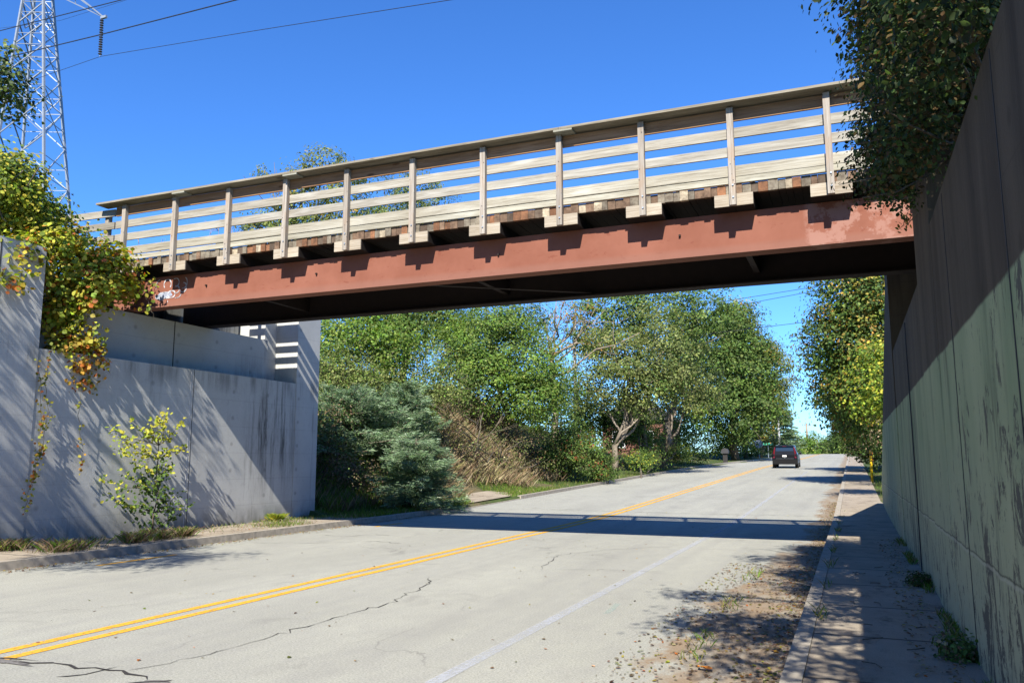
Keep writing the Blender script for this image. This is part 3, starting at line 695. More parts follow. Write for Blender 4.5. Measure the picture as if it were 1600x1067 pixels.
shrub('dull green hazy bush above the blue-green conifers',[(620,575,29,1.6),(670,590,29,1.5),(575,575,28,1.2),(645,620,28,1.2),(700,620,29.5,1.0)],'olive',.10,12000,22,gb(640,29),pal2='bright',p2=.3)
tree('broadleaf_tree','dark leafy tree under the bridge girder behind the yellow-green bush','tree',gb(590,37),blobs_px([(540,490,37,2.2),(600,485,38,2.4),(650,480,39,2.4),(620,525,37,1.8),(690,490,40,1.6)]),'green',0.179,16575,23,trunk=.2,pal2='turning',p2=.08,gap=.15)
tree('broadleaf_tree','broad sunlit bright green tree left of the round roadside shrub','tree',gb(775,37,-2.8),blobs_px([(720,555,36,1.9),(770,535,37,2.2),(825,575,37,2.0),(705,598,36,1.2),(760,595,36,1.9),(835,618,36,1.6),(790,618,37,1.5),(735,530,38,1.7),(800,510,38,1.4),(865,600,38,1.3)]),'bright',0.134,46800,24,trunk=.18,pal2='green',p2=.4,gap=.2,clr=.36,lpc=50)
tree('broadleaf_tree','tall thin-leaved tree rising behind the bright green tree','tree',gb(800,44),blobs_px([(760,495,44,2.0),(820,500,45,1.6),(700,510,43,1.6)]),'green',0.158,7735,25,trunk=.16,gap=.4,pal2='turning',p2=.15)
shrub('rounded roadside shrub with a few red leaves beside the left kerb',[(885,705,40,1.45),(920,715,40,1.4),(865,722,39.5,1.0),(940,728,40.5,.9),(900,685,40.5,1.1)],'green',.11,14000,26,gb(900,40),pal2='redhint',p2=.3,clr=.22)
shrub('brown tangled brush between the dry grass and the bright green tree',[(655,628,29,.7,.5),(700,636,32,.9,.6),(750,640,36,1.0,.7),(800,650,37,1.0,.6),(845,665,38,.8,.6)],'brown',.08,4200,27,gb(740,33),gap=.3,lpc=16,pal2='olive',p2=.3)
shrub('low scruffy brown weeds at the foot of the left abutment corner',[(515,650,22.5,.7),(512,700,21.5,.7,.6),(530,740,21.5,.8,.6),(560,750,22,.8,.5)],'brown',.07,6000,28,gb(520,22),pal2='green',p2=.5,gap=.1)
shrub('small green weeds and stems dotted over the straw coloured bank',[(735,700,30,.6,.4),(790,712,34,.7,.4),(770,680,33,.5,.4),(820,690,36,.7,.4),(845,725,37,.7,.4),(715,672,30,.4,.3)],'olive',.08,2600,29,gb(780,34),pal2='brown',p2=.45,lpc=12,gap=.2)
# tree with dead limbs
t=thing('dead_limbed_tree','tree with bare dead branches and a few yellow leaves rising above the greenery','tree')
r_=np.random.default_rng(31); P=[]; b0=at(868,690,50); trunkp=wiggle(b0+[0,0,-1],at(862,560,50),5,r_,.12); P.append((trunkp,.26,.16))
for (px,py) in ((830,505),(850,480),(880,470),(905,470),(930,500),(915,520),(945,485),(840,540),(890,500),(870,465),(1000,520)):
    e=at(px,py,50+r_.normal(0,1)); m_=wiggle(trunkp[-1] if py<520 else trunkp[-2],e,5,r_,.3); P.append((m_,.10,.02))
    for _ in range(5): q=m_[int(r_.integers(2,5))]; P.append((wiggle(q,q+r_.normal(0,.9,3)+[0,0,.5],3,r_,.1),.03,.008))
wood('branches',P,DEADWOOD,t,5)
crown('leaves',blobs_px([(845,500,50,1.5),(895,495,50,1.6),(925,540,50,1.3),(870,560,50,1.4)]),'turning',0.147,1657,32,t,gap=.3,pal2='autumn',p2=.3)
tree('broadleaf_tree','grey-green roadside tree whose pale straight trunk stands by the low weeds','tree',gb(960,51),blobs_px([(930,600,51,2.2),(985,575,51,2.5),(1040,560,52,2.5),(960,545,52,2.2),(1010,610,51,1.9),(1065,595,52,1.8),(1030,520,53,2.1),(1005,640,51,.9)]),'olive',0.176,27300,33,trunk=.19,bark=PALEBARK,top=at(978,618,51),gap=.25,clr=.4,pal2='green',p2=.2)
tree('broadleaf_tree','leaning forked tree trunk with pale green leaves beside the big dark maple','tree',gb(1032,62),blobs_px([(1075,560,62,2.1),(1050,600,62,1.6),(1100,600,63,1.9),(1060,530,63,2.1),(1085,630,62,1.3)]),'olive',0.185,14300,34,trunk=.26,bark=PALEBARK,top=at(1056,625,62),gap=.2,pal2='bright',p2=.2)
tree('broadleaf_tree','dense green tree showing just below the middle of the bridge girder','tree',gb(1010,58),blobs_px([(960,490,57,3.0),(1030,485,58,3.2),(1090,480,58,2.6),(920,520,56,2.2)]),'green',0.210,17680,35,trunk=.25,gap=.3)
shrub('yellow-green bush growing between the two pale tree trunks',[(1000,672,60,1.5),(985,655,60,1.3),(1012,688,60,1.1)],'bright',0.137,5525,36,gb(1000,46))
shrub('low spread of weedy bushes behind the left kerb, right of the round shrub',[(1000,719,50,.9,.4),(1015,714,53,.9,.5),(1060,710,62,1.1,.6)],'green',.12,5000,37,gb(1000,50),pal2='yellowgreen',p2=.25)
tree('maple_tree','big dark green maple on the left side of the road','tree',gb(1150,88),blobs_px([(1130,530,88,4.2),(1165,580,88,3.9),(1110,590,86,3.9),(1140,640,86,3.8),(1185,640,88,2.9),(1100,650,85,2.8),(1160,685,87,1.9,1.),(1110,540,88,3.4),(1150,500,89,2.6),(1180,545,88,2.6)]),'maple',0.302,39000,38,trunk=.42,gap=.16,clr=.62,pal2='green',p2=.35)
tree('broadleaf_tree','tree turning yellow at the top behind the dark maple','tree',gb(1165,98),blobs_px([(1145,495,98,2.4),(1155,520,98,2.4),(1175,560,98,2.4)]),'turning',0.286,7150,39,trunk=.25,gap=.2,clr=.5,pal2='yellowgreen',p2=.4)
tree('broadleaf_tree','tree with yellowing leaves overhanging the left kerb just past the maple','tree',gb(1185,104),blobs_px([(1195,580,104,3.6),(1190,630,104,3.2),(1185,620,102,3.1),(1212,605,105,1.7,1.3),(1190,668,103,2.2),(1195,550,105,2.2)]),'olive',0.302,16250,40,trunk=.28,gap=.25,clr=.55,pal2='turning',p2=.45)
tree('broadleaf_tree','low pale green tree behind the street sign','tree',gb(1182,112),blobs_px([(1172,690,110,2.0),(1190,682,112,2.1),(1203,694,114,1.7)]),'olive',0.235,7150,41,trunk=.15)
spruce('spruce_tree','blue-green spruce behind the tall grey pole','conifer',(at(1226,705,126)[0],126,rzf(126)),8.2,2.9,42,lay=16,per=12,dens=26,nl=.42,nw=.07,power=.75)
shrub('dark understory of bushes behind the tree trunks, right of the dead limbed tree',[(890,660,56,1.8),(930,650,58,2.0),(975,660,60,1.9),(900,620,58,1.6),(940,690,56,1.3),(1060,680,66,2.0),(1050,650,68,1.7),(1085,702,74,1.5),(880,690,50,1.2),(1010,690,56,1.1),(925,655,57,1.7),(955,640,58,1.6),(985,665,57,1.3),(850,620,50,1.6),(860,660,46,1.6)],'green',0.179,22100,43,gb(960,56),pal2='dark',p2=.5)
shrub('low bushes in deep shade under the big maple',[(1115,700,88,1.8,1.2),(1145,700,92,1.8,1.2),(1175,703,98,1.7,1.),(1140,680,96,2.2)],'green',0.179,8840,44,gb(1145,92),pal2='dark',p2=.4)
# far end of the road
for i,(px,py,Y,rr,pal,lb) in enumerate([(1248,697,150,2.6,'bright','light green tree right of the spruce, far end of the road'),(1275,698,175,3.0,'green','round dark tree behind the thin utility poles, far away'),(1300,697,185,3.2,'green','low broad tree behind the distant white car'),(1322,690,160,3.6,'maple','dark tree at the far right end of the road')]):
    tree('distant_tree',lb,'tree',(at(px,700,Y)[0],Y,rzf(Y)),blobs_px([(px,py,Y,rr),(px-8,py+5,Y,rr*.8),(px+10,py+4,Y+1,rr*.8)]),pal,.36,4500,50+i,trunk=.2,clr=.5,group='trees at the far end of the road')
def wood_far():
    r=np.random.default_rng(77); B=[]
    for i in range(46):
        Y=r.uniform(230,300); X=-95+i*4.6+r.normal(0,1); B.append((X,Y,r.uniform(1.5,3.8),3.6,3.6,3.0))
    return crown('distant_woods',B,'green',.75,26000,78,None,clr=.9,pal2='turning',p2=.12)
tag(wood_far(),'distant line of green woods closing the far end of the road','woods',kind='stuff')
# trees behind the bridge, seen over the rails
tree('broadleaf_tree','loose-crowned tree standing above the left half of the bridge railing','tree',(at(480,600,36)[0],36,4.6),blobs_px([(505,262,36,1.5,1.2),(530,290,36,1.5),(460,285,36,1.1,.9),(470,330,36,2.0),(425,345,36,1.4),(530,340,36,1.7),(420,275,36,.6,.5),(400,365,36,1.1),(500,365,36,1.8)]),'olive',0.168,15470,60,trunk=.2,gap=.45,pal2='turning',p2=.2,clr=.28)
tree('broadleaf_tree','fine-leaved green tree behind the railing, right of the loose-crowned tree','tree',(at(630,600,43)[0],43,4.6),blobs_px([(600,305,43,1.7),(650,295,43,1.8,1.3),(620,335,43,2.0),(680,325,43,1.5),(570,345,43,1.6),(700,340,43,1.0),(650,360,43,2.0)]),'olive',0.137,17680,61,trunk=.2,gap=.38,pal2='green',p2=.4,clr=.26)
def baretwigs(label,spots,seed):
    t=thing('bare_bush',label,'bush'); r=np.random.default_rng(seed); P=[]
    for (px,py,px2,py2,Y) in spots:
        a=at(px,py,Y);b=at(px2,py2,Y); m_=wiggle(a,b,5,r,.12); P.append((m_,.03,.008))
        for _ in range(6): q=m_[int(r.integers(1,5))]; P.append((wiggle(q,q+r.normal(0,.35,3)+[0,0,.45],2,r,.05),.014,.005))
    wood('twigs',P,DEADWOOD,t,4)
baretwigs('bare thin twigs showing between the bridge rails at the far left',[(225,440,215,368,24),(240,440,255,372,24),(320,430,330,352,26),(335,430,345,342,26),(355,420,362,350,27)],62)
# ------------------------------------------------------------------ right side beyond the abutment
tree('broadleaf_tree','large green tree overhanging the right pavement beyond the bridge','tree',(3.4,41,float(gz(3.4,41))),blobs_px([(1335,480,40,2.0),(1310,520,41,1.7),(1350,540,40,2.2),(1300,560,42,1.4),(1330,600,42,2.0),(1365,600,40,2.0),(1358,645,43,1.9),(1375,490,39,1.6),(1352,640,46,1.5),(1330,445,40,1.6),(1370,440,39,1.6)]),'maple',0.179,37570,70,trunk=.28,gap=.2,clr=.4,pal2='turning',p2=.4)
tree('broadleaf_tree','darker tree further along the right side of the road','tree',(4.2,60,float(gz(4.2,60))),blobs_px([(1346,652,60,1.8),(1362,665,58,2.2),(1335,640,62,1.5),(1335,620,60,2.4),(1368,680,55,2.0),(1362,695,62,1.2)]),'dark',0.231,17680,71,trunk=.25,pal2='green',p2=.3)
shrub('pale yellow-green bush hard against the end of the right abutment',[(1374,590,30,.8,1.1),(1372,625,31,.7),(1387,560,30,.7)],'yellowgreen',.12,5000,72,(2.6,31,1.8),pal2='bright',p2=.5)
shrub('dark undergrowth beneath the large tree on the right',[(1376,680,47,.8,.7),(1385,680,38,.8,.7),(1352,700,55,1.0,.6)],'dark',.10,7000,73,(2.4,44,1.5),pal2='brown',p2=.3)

# ------------------------------------------------------------------ vines and overhanging foliage, left
vl=thing('climbing_vine','yellow and orange vine spilling over the left pylon and the end of the girder','vine')
VB=blobs_px([(95,385,10.8,.55,.4),(140,410,11.2,.55,.45),(175,405,11.6,.45,.35),(120,450,10.9,.5,.45),(165,460,11.3,.45,.4),(60,420,10.2,.4,.3),(95,490,10.8,.35,.4),(150,510,11.2,.35,.35),(110,540,10.9,.3,.3),(30,395,9.7,.4,.3),(15,440,9.4,.2,.2),(45,400,10.2,.35,.3),(190,440,11.9,.3,.3),(195,475,12.2,.18,.25)])
VB=[(x-.08,y,z,a*.62,b,c) for x,y,z,a,b,c in VB]
crown('leaves',VB,'yellowgreen',.095,8600,80,vl,pal2='autumn',p2=.42,shape='leaf',clr=.17,lpc=14,shell=.5,aspect=.85,gap=.42)
crown('leaves',blobs_px([(120,575,11.1,.25,.3),(140,560,11.3,.28,.3),(130,600,11.2,.2,.2),(85,560,10.8,.16,.25),(115,535,11.0,.22,.2)]),'autumn',.085,1500,81,vl,shape='leaf',clr=.12,lpc=8,aspect=.8)
def strand(parent,pts,seed,leaf=.06,n=70,spread=.06,pal='autumn',stem=.006):
    r=np.random.default_rng(seed); W_=[np.array(p) for p in pts]; P=[]
    for a,b in zip(W_[:-1],W_[1:]):
        for k in range(4): P.append(a+(b-a)*k/4+r.normal(0,.02,3)*[.3,1,1])
    P.append(W_[-1]); wood('stem',[(P,stem,.003)],BARK,parent,4)
    idx=r.integers(0,len(P)-1,n); L=np.array([P[i]+(P[i+1]-P[i])*r.random() for i in idx])+r.normal(0,spread,(n,3))*[.5,1,1]
    leafmesh('leaves',L,np.tile([.6,-.5,.4],(n,1)),leaf*r.uniform(.6,1.3,n),np.clip(pick(pal,n,r),.01,.8),parent,seed=seed,aspect=.8)
def onwall(px,py,X=-13.3):
    d=_F+_R*(px-800)/FPX-_U*(py-533.5)/FPX; return CAM+d*(X/d[0])
strand(vl,[onwall(x,y) for x,y in ((80,545),(72,600),(75,640),(68,690),(55,730),(45,770),(38,800))],82,n=110,spread=.05)
strand(vl,[onwall(x,y) for x,y in ((130,600),(122,650),(128,700),(125,740))],83,n=26,spread=.04)
strand(vl,[onwall(x,y) for x,y in ((60,560),(66,620),(60,700),(50,760))],84,n=60,spread=.05)
strand(vl,[at(x,y,12.1) for x,y in ((215,440),(228,460),(236,480),(243,500))],85,n=14,leaf=.09,spread=.08,pal='yellowgreen')
strand(vl,[at(x,y,12.3) for x,y in ((200,430),(230,440),(245,445))],86,n=26,leaf=.09,spread=.07)
bl=tree('broadleaf_tree','leafy tree growing behind the left pylon, green turning yellow','tree',(-15.2,9.4,4.6),blobs_px([(10,262,10.2,.42,.35),(35,275,10.6,.4,.3),(20,310,10.4,.6,.5),(55,320,11.2,.42,.35),(35,350,10.8,.6,.45),(80,345,11.6,.38,.3),(-25,290,9.8,.7,.6),(105,368,11.9,.32,.25)]),'yellowgreen',.085,10500,87,trunk=.05,pal2='green',p2=.35,shape='leaf',clr=.17,lpc=16,aspect=.7,gap=.15)
# a taller tree whose branch hangs into the top left corner; its crown shades the wall and kerb
tree('broadleaf_tree','tall tree at the left edge, one dark branch hanging in front of the pylon tower','tree',(-16.4,4.5,4.6),[(-9.4,2.0,7.6,1.3,1.2,.5),(-8.4,3.0,7.3,.9,.8,.3),(-10.2,3.4,7.4,1.0,.9,.4),(-14.2,3.6,7.6,1.5,1.3,1.1),(-12.4,3.2,7.2,1.5,1.2,.8),(-11.0,4.0,6.9,1.2,1.1,.6),(-15,5.8,7.6,1.4,1.2,1.0),(-13.2,5.6,7.0,.9,.9,.6)]+blobs_px([(6,120,8.6,.26,.25),(22,145,8.8,.22,.16),(10,165,8.7,.26,.16),(-25,120,8.2,.4,.4),(0,80,8.6,.12,.2)]),'dark',.075,30000,88,trunk=.14,pal2='olive',p2=.3,shape='leaf',clr=.2,gap=.35,lpc=20)

# sapling in front of the left wall
sp=thing('sapling','slender sapling with yellow top leaves growing at the foot of the left wall','sapling')
r_=np.random.default_rng(90); b0=onwall(238,828,-13.05); tp=onwall(250,640,-13.15); main=wiggle(b0,tp,7,r_,.05); P=[(main,.02,.005)]; LP=[];LC=[]
tips=[(180,680),(165,670),(205,655),(290,655),(275,700),(292,700),(150,745),(160,770),(180,780),(300,785),(285,770),(210,720),(255,660),(268,730),(200,790),(280,800),(178,700),(262,640),(225,700),(245,735),(212,760),(260,775),(235,660),(190,735)]
for (px,py) in tips:
    e=onwall(px,py,-12.95-.35*r_.random()); q=main[min(6,max(0,int((e[2]-.3)/(tp[2])*7)))]; m_=wiggle(q,e,4,r_,.04); P.append((m_,.008,.003))
    for k in range(34):
        t_=.2+.8*r_.random(); i=min(3,int(t_*4)); pt=m_[i]+(m_[i+1]-m_[i])*(t_*4-i)+r_.normal(0,.055,3); LP.append(pt)
        z=pt[2]; LC.append('yellowgreen' if r_.random()<(z-.4)/1.5 else 'green')
for k in range(230):
    pt=main[int(r_.integers(0,4))]+r_.normal(0,.2,3)*[.7,1.2,.8]; pt[2]=max(pt[2],.2); LP.append(pt); LC.append('green')
wood('stem',P,BARK,sp,5); LP=np.array(LP); C=np.array([np.array(PAL[c])[r_.integers(0,3)]*r_.uniform(.8,1.25) for c in LC])
leafmesh('leaves',LP,np.tile([.5,-.5,.5],(len(LP),1)),.082*r_.uniform(.6,1.3,len(LP)),np.clip(C,.01,.8),sp,seed=91,aspect=.6)

# ------------------------------------------------------------------ overhang, right
vr=thing('overhanging_shrub','dark leafy shrub with rusty leaves hanging over the right wall and bridge end','shrub')
r_=np.random.default_rng(95)
RB=blobs_px([(1415,60,9.4,.48,.45),(1395,40,9.3,.3,.3),(1440,110,9.2,.6,.5),(1402,130,9.5,.3,.28),(1410,190,9.6,.42,.35),(1388,215,9.8,.22,.2),(1440,230,9.5,.42,.35),(1420,275,9.7,.32,.25),(1480,60,8.7,.6,.6),(1470,170,8.7,.5,.45),(1520,60,8.0,.5,.5),(1450,300,9.5,.2,.18),(1362,15,9.3,.16,.14),(1500,130,8.1,.35,.35),(1400,255,9.8,.22,.16),(1465,255,9.0,.3,.25)])
RB+= [(.6,7.7,4.25,.18,.4,.3),(.6,6.9,4.1,.18,.4,.25),(.58,8.6,4.4,.2,.35,.35),(.6,7.3,5.0,.3,.45,.5),(.5,8.5,4.9,.33,.45,.45),(.55,6.3,4.45,.3,.45,.4),(.6,5.4,4.2,.28,.45,.35),(.62,4.7,4.1,.25,.4,.3),(.45,9.5,4.75,.3,.3,.35),(.62,8.0,5.7,.38,.5,.45),(.5,6.7,5.3,.45,.5,.5),(.6,5.6,5.0,.4,.5,.5),(1.6,8.6,6.0,.8,.8,.7),(1.6,7.4,5.4,.8,.8,.8),(1.5,6.2,4.9,.7,.7,.6)]
crown('leaves',RB,'vineR',.052,56000,96,vr,shape='leaf',clr=.13,lpc=18,aspect=.6,gap=.12,shell=.35)
P=[]
for b in RB: 
    for _ in range(3): P.append((wiggle((1.5,8.3,4.5),np.array(b[:3])+r_.normal(0,.25,3),5,r_,.1),.02,.004))
wood('branches',P,BARK,vr,5)
crown('leaves',blobs_px([(1500,180,7.4,.28,.3),(1520,120,7.2,.3,.3),(1470,120,7.6,.3,.3),(1540,50,7.0,.3,.3),(1480,170,7.6,.2,.2)]),'vineR',.07,420,97,vr,shape='leaf',clr=.14,lpc=5,aspect=.5)
strand(vr,[at(x,y,10.3) for x,y in ((1432,330),(1420,345),(1412,352),(1405,358))],98,n=40,leaf=.05,spread=.05,pal='turning')
tree('broadleaf_tree','tree on top of the right embankment whose crown dapples the pavement','tree',(2.8,4.6,3.6),[(1.2,4.3,6.9,1.1,1.0,.6),(.3,5.1,6.9,.6,.6,.3),(.1,1.8,6.2,.7,.8,.35),(2.2,2.4,6.4,1.2,1.0,.8),(.6,6.0,7.6,.8,.6,.35),(1.9,5.2,9.2,1.0,1.0,.6),(1.8,6.6,8.6,1.1,.9,.6),(.8,1.4,5.4,.8,.9,.5),(-.3,3.0,6.6,.5,.4,.2),(.2,2.4,5.6,.6,.6,.35)],'dark',.085,17000,99,trunk=.09,shape='leaf',clr=.16,gap=.42,lpc=18)

# ------------------------------------------------------------------ grass, weeds, litter
def verge(X,Y,r): d=xl(Y)-X; return (d>.2)&(r.random(len(X))<np.clip(1.4-Y/60,.12,1))
g1=scatter(-18,-11.7,18.7,34,52000,1,keepf=lambda X,Y,r: verge(X,Y,r)&~((Y>25.2)&(Y<31)&(X>-15.4)&(X<-11.8)&(Y<28.5-(X+11.9)*.8)&(Y>25.2-(X+11.9)*1.5)))
g2=scatter(-17,-8,34,95,26000,2,keepf=verge); g3=scatter(.85,5,17.6,70,17000,3,keepf=lambda X,Y,r: r.random(len(X))<np.clip(1.3-Y/60,.15,1))
G=np.concatenate([g1,g2,g3]); tag(blades('grass',G,.13,.009,'grass',4,pal2='straw',p2=.12),'short green grass on the verges beyond the bridge','grass',kind='stuff')
fl=scatter(-13.45,-12.6,11,18.8,2500,5,zf=lambda X,Y:X*0+.12,keepf=lambda X,Y,r:(r.random(len(X))<.25+.6*(Y>16)))
fl2=np.concatenate([scatter(-12.6,-11.85,13.6,18.9,3000,6,zf=lambda X,Y:X*0+.12,keepf=lambda X,Y,r: (np.sin(Y*2.1)+r.normal(0,.5,len(X)))>.5),scatter(XR0+.14,XR0+.24,7,30,900,7,zf=lambda X,Y:X*0+.13,keepf=lambda X,Y,r:np.sin(Y*3.1)>.6),scatter(.66,.78,6,17,1500,8,zf=lambda X,Y:X*0+.12,keepf=lambda X,Y,r:np.sin(Y*2.3+1)>-.1)])
fl3=scatter(-1.75,-1.2,6,13.5,900,9,zf=lambda X,Y:X*0,keepf=lambda X,Y,r:(np.abs(X+1.32+.07*(Y-8)*.2)<.10)&(np.sin(Y*2.7+.5)>.1))
tag(blades('weeds',np.concatenate([fl,fl2,fl3]),.085,.005,'grass',10,pal2='straw',p2=.3,lean=.8),'thin green and straw weeds in the pavement joints','weeds',kind='stuff')
dry=scatter(-21,-12.9,23,42,90000,11,keepf=lambda X,Y,r:(xl(Y)-X>2.3+.5*np.sin(Y*.9)+r.normal(0,.3,len(X)))&(r.random(len(X))<np.clip(1.5-Y/40,.2,1)))
dry=dry[(dry[:,0]/dry[:,1]>at(690,700,22)[0]/22)&(dry[:,0]/dry[:,1]<at(880,700,22)[0]/22)]
tag(blades('dry_grass',dry,.42,.009,'straw',12,pal2='brown',p2=.35,lean=.95),'tall straw coloured dry grass on the bank','dry grass',kind='stuff')
brn=scatter(-19,-12.8,19,23.5,14000,13,keepf=lambda X,Y,r:xl(Y)-X>1.5)
tag(blades('tall_grass',brn,.4,.009,'grass',14,pal2='brown',p2=.4,lean=.5),'rough grass in the shade by the abutment','tall grass',kind='stuff')
def tuft(label,px,py,rr,n,seed,pal='brown',pal2='grass',X=None):
    c=onwall(px,py,X)
    r=np.random.default_rng(seed); P=np.stack([c[0]+r.normal(0,rr*.4,n),c[1]+r.normal(0,rr*.5,n),np.full(n,.12)],1)
    o=blades('weed_tuft',P,.17,.005,pal,seed,lean=1.1,pal2=pal2,p2=.4); return tag(o,label,'weed','weed tufts along the left pavement')
tuft('bushy grey-green weed tuft on the left pavement near the photo edge',100,893,.35,520,101,X=-12.2)
tuft('small weed tuft standing left of the dark low weed on the left pavement',205,888,.16,300,102,X=-12.2)
tuft('dark dry weed tuft between the small grey tuft and the wide low patch',285,886,.16,350,103,'brown','grass',X=-12.3)
tuft('wide low weed patch on the pavement in front of the sapling',240,870,.45,480,104,X=-12.4)
tuft('yellow-green weed at the foot of the left wall near the abutment end',432,815,.10,900,105,'yellowgreen','grass',X=-13.2)
tuft('dark brown weeds in the corner where the left wall meets the photo edge',12,840,.4,600,106,'brown','grass',X=-13.2)
def leafy(label,px,py,rr,n,seed,pal,pal2,X):
    c=onwall(px,py,X); o=crown('leafy_weed',[(c[0],c[1],.12+rr*.4,rr*.45,rr,rr*.45),(c[0],c[1]+rr*.8,.12+rr*.3,rr*.4,rr*.8,rr*.3)],pal,.035,n,seed,None,pal2=pal2,p2=.3,shape='leaf',clr=.06,lpc=12,shell=.1); return tag(o,label,'weed')
leafy('big leafy weed at the base of the green wall, nearest the camera',1500,1025,.17,1300,107,'green','brown',.66)
leafy('weed clump at the base of the green wall, further along than the nearest one',1440,935,.15,1500,108,'dark','brown',.66)
def litter():
    r=np.random.default_rng(110); P=[]
    n=2600; X=XR0-np.abs(r.normal(0,.16,n))-.01; Y=r.uniform(5.5,30,n); P.append(np.stack([X,Y,rz(Y)+.012],1))
    n=1700; X=r.uniform(-1.9,-.6,n); Y=r.uniform(5.5,13.5,n); P.append(np.stack([X,Y,rz(Y)+.01],1))
    n=1300; X=-11.6+np.abs(r.normal(0,.15,n)); Y=r.uniform(8,22,n); P.append(np.stack([X,Y,rz(Y)+.012],1))
    n=700; X=r.uniform(.25,.76,n)**.5; X=.76-(1-X)*.9; Y=r.uniform(5.5,17,n); P.append(np.stack([X,Y,rz(Y)+.14],1))
    n=500; X=r.uniform(-13.3,-11.8,n); Y=r.uniform(10,18.5,n); P.append(np.stack([X,Y,rz(Y)+.135],1))
    n=260; X=r.uniform(-9,-.6,n); Y=r.uniform(5,25,n); P.append(np.stack([X,Y,rz(Y)+.008],1))
    P=np.concatenate(P); n=len(P); C=np.clip(pick('brown',n,r,.3),.01,.8); u=r.random(n)<.28; C[u]=np.clip(pick('autumn',int(u.sum()),r)*.8,.01,.8)
    return leafmesh('fallen_leaves',P,np.tile([0,0,2.2],(n,1)),.034*r.uniform(.5,1.5,n),C,None,seed=111,aspect=.6)
tag(litter(),'brown and orange fallen leaves in the gutters and on the pavements','leaf litter',kind='stuff')
def sticks():
    r=np.random.default_rng(112); o=MB()
    for k in range(16):
        x=r.uniform(-.1,.7);y=r.uniform(6,13);a=r.uniform(-.7,.7)+ (1.57 if r.random()<.5 else 0);L=r.uniform(.06,.22); o.tube([(x,y,.136),(x+math.cos(a)*L*.5,y+math.sin(a)*L*.5,.141),(x+math.cos(a+.3)*L,y+math.sin(a+.3)*L,.136)],.004,5)
    return o.build('fallen_twigs',BARK)
tag(sticks(),'dark fallen twigs scattered on the right pavement','twigs',kind='stuff')
def wrapper():
    o=MB(); V=[];r=random.Random(5)
    for j in range(4):
        for i in range(5): V.append((i*.028-.055+r.uniform(-.004,.004),j*.02-.03+r.uniform(-.004,.004),.01+r.uniform(0,.022)))
    o.add(V,[(j*5+i,j*5+i+1,j*5+i+6,j*5+i+5) for j in range(3) for i in range(4)]); w=o.build('crumpled_wrapper',flat('orange_wrapper',(.65,.22,.03),rough=.4)); return w
w=wrapper(); w.location=tuple(onwall(1101,1050,-1.14)*[1,1,0]+[0,0,.01]); tag(w,'crumpled orange wrapper lying on the soil patch in the right gutter','litter')

# ------------------------------------------------------------------ transmission tower and wires
tw=thing('lattice_tower','tall galvanised lattice transmission tower behind the left pylon','tower')
YT=54.; cxy=at(52,220,YT)
def tz(py): return float(at(52,py,YT)[2])
z_a,z_b=tz(220),tz(0); Rz=lambda z: 3.0+(z_a-z)*(3.0-1.38)/(z_b-z_a)
vd=np.array([cxy[0],cxy[1]])/np.hypot(cxy[0],cxy[1]); sd=np.array([vd[1],-vd[0]])
cxa=at(52,220,YT); cxb=at(61,0,YT)
def cen(z): t=(z-z_a)/(z_b-z_a); return cxa[:2]+(cxb[:2]-cxa[:2])*t*1.0
A_=R(16.5)
def leg(k,z):
    u=[( math.cos(A_), -math.sin(A_)),( math.sin(A_), -math.cos(A_))][0]
    ang=A_+k*math.pi/2; rr=Rz(z); c=cen(z); p=c+sd*rr*math.cos(ang)+vd*rr*math.sin(ang); return (p[0],p[1],z)
zs=[4.4]; 
while zs[-1]<z_b+3: zs.append(zs[-1]+max(2.4,Rz(zs[-1])*1.25))
for k in range(4):
    o=MB(); o.bar(leg(k,4.0),leg(k,zs[-1]),.22,.22); o.build('leg',GALV,tw)
for k in range(4):
    o=MB()
    for i,(a,b) in enumerate(zip(zs[:-1],zs[1:])):
        p0,p1,q0,q1=leg(k,a),leg(k+1,a),leg(k,b),leg(k+1,b)
        o.bar(p0,q1,.10,.10)
        if i%2: o.bar(p1,q0,.07,.07)
        o.bar((np.array(p0)+q0)/2,(np.array(p1)+q1)/2,.06,.06)
        if i%2==0: o.bar(p0,p1,.065,.065)
        mi=(np.array(p0)+p1)/2; 
        if i%3==0: o.bar(mi,(np.array(q0)+np.array(p0))/2,.07,.07); o.bar(mi,(np.array(q1)+np.array(p1))/2,.07,.07)
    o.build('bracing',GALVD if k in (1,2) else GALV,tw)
tip=at(163,27,48); tip2=tip+np.array([-.0,0,0])
o=MB()
hub=np.array(leg(0,z_b+3.0)); hub2=np.array(leg(3,z_b+3.0)); hub3=np.array(leg(0,z_b+1.2))
for h_ in (hub,hub2,hub3): o.bar(h_,tip,.09,.09)
for t_ in (.25,.5,.75): o.bar(hub+(tip-hub)*t_,hub3+(tip-hub3)*t_,.05,.05); o.bar(hub+(tip-hub)*t_,hub2+(tip-hub2)*t_,.05,.05)
o.build('cross_arm',GALV,tw); MB().box(tip[0]-.3,tip[0]+.32,tip[1]-.1,tip[1]+.1,tip[2]-.1,tip[2]+.12).build('arm_plate',GALV,tw)
i0=at(160,30,48); i1=at(157,86,48)
ins=thing('insulator_string','long dark insulator string hanging from the tower arm','insulator')
CER=flat('brown_porcelain',(.05,.045,.05),rough=.25,spec=.6,var=.05); nd=15
for k in range(nd):
    p=i0+(i1-i0)*(k+.5)/nd; MB().tube([(p[0],p[1],p[2]+.06),(p[0],p[1],p[2]+.03),(p[0],p[1],p[2]-.03),(p[0],p[1],p[2]-.045)],[.05,.15,.17,.05],12).build('disc',CER,ins)
MB().tube([i0+[0,0,.15],i1-[0,0,.1]],.03,6).build('rod',GALV,ins)
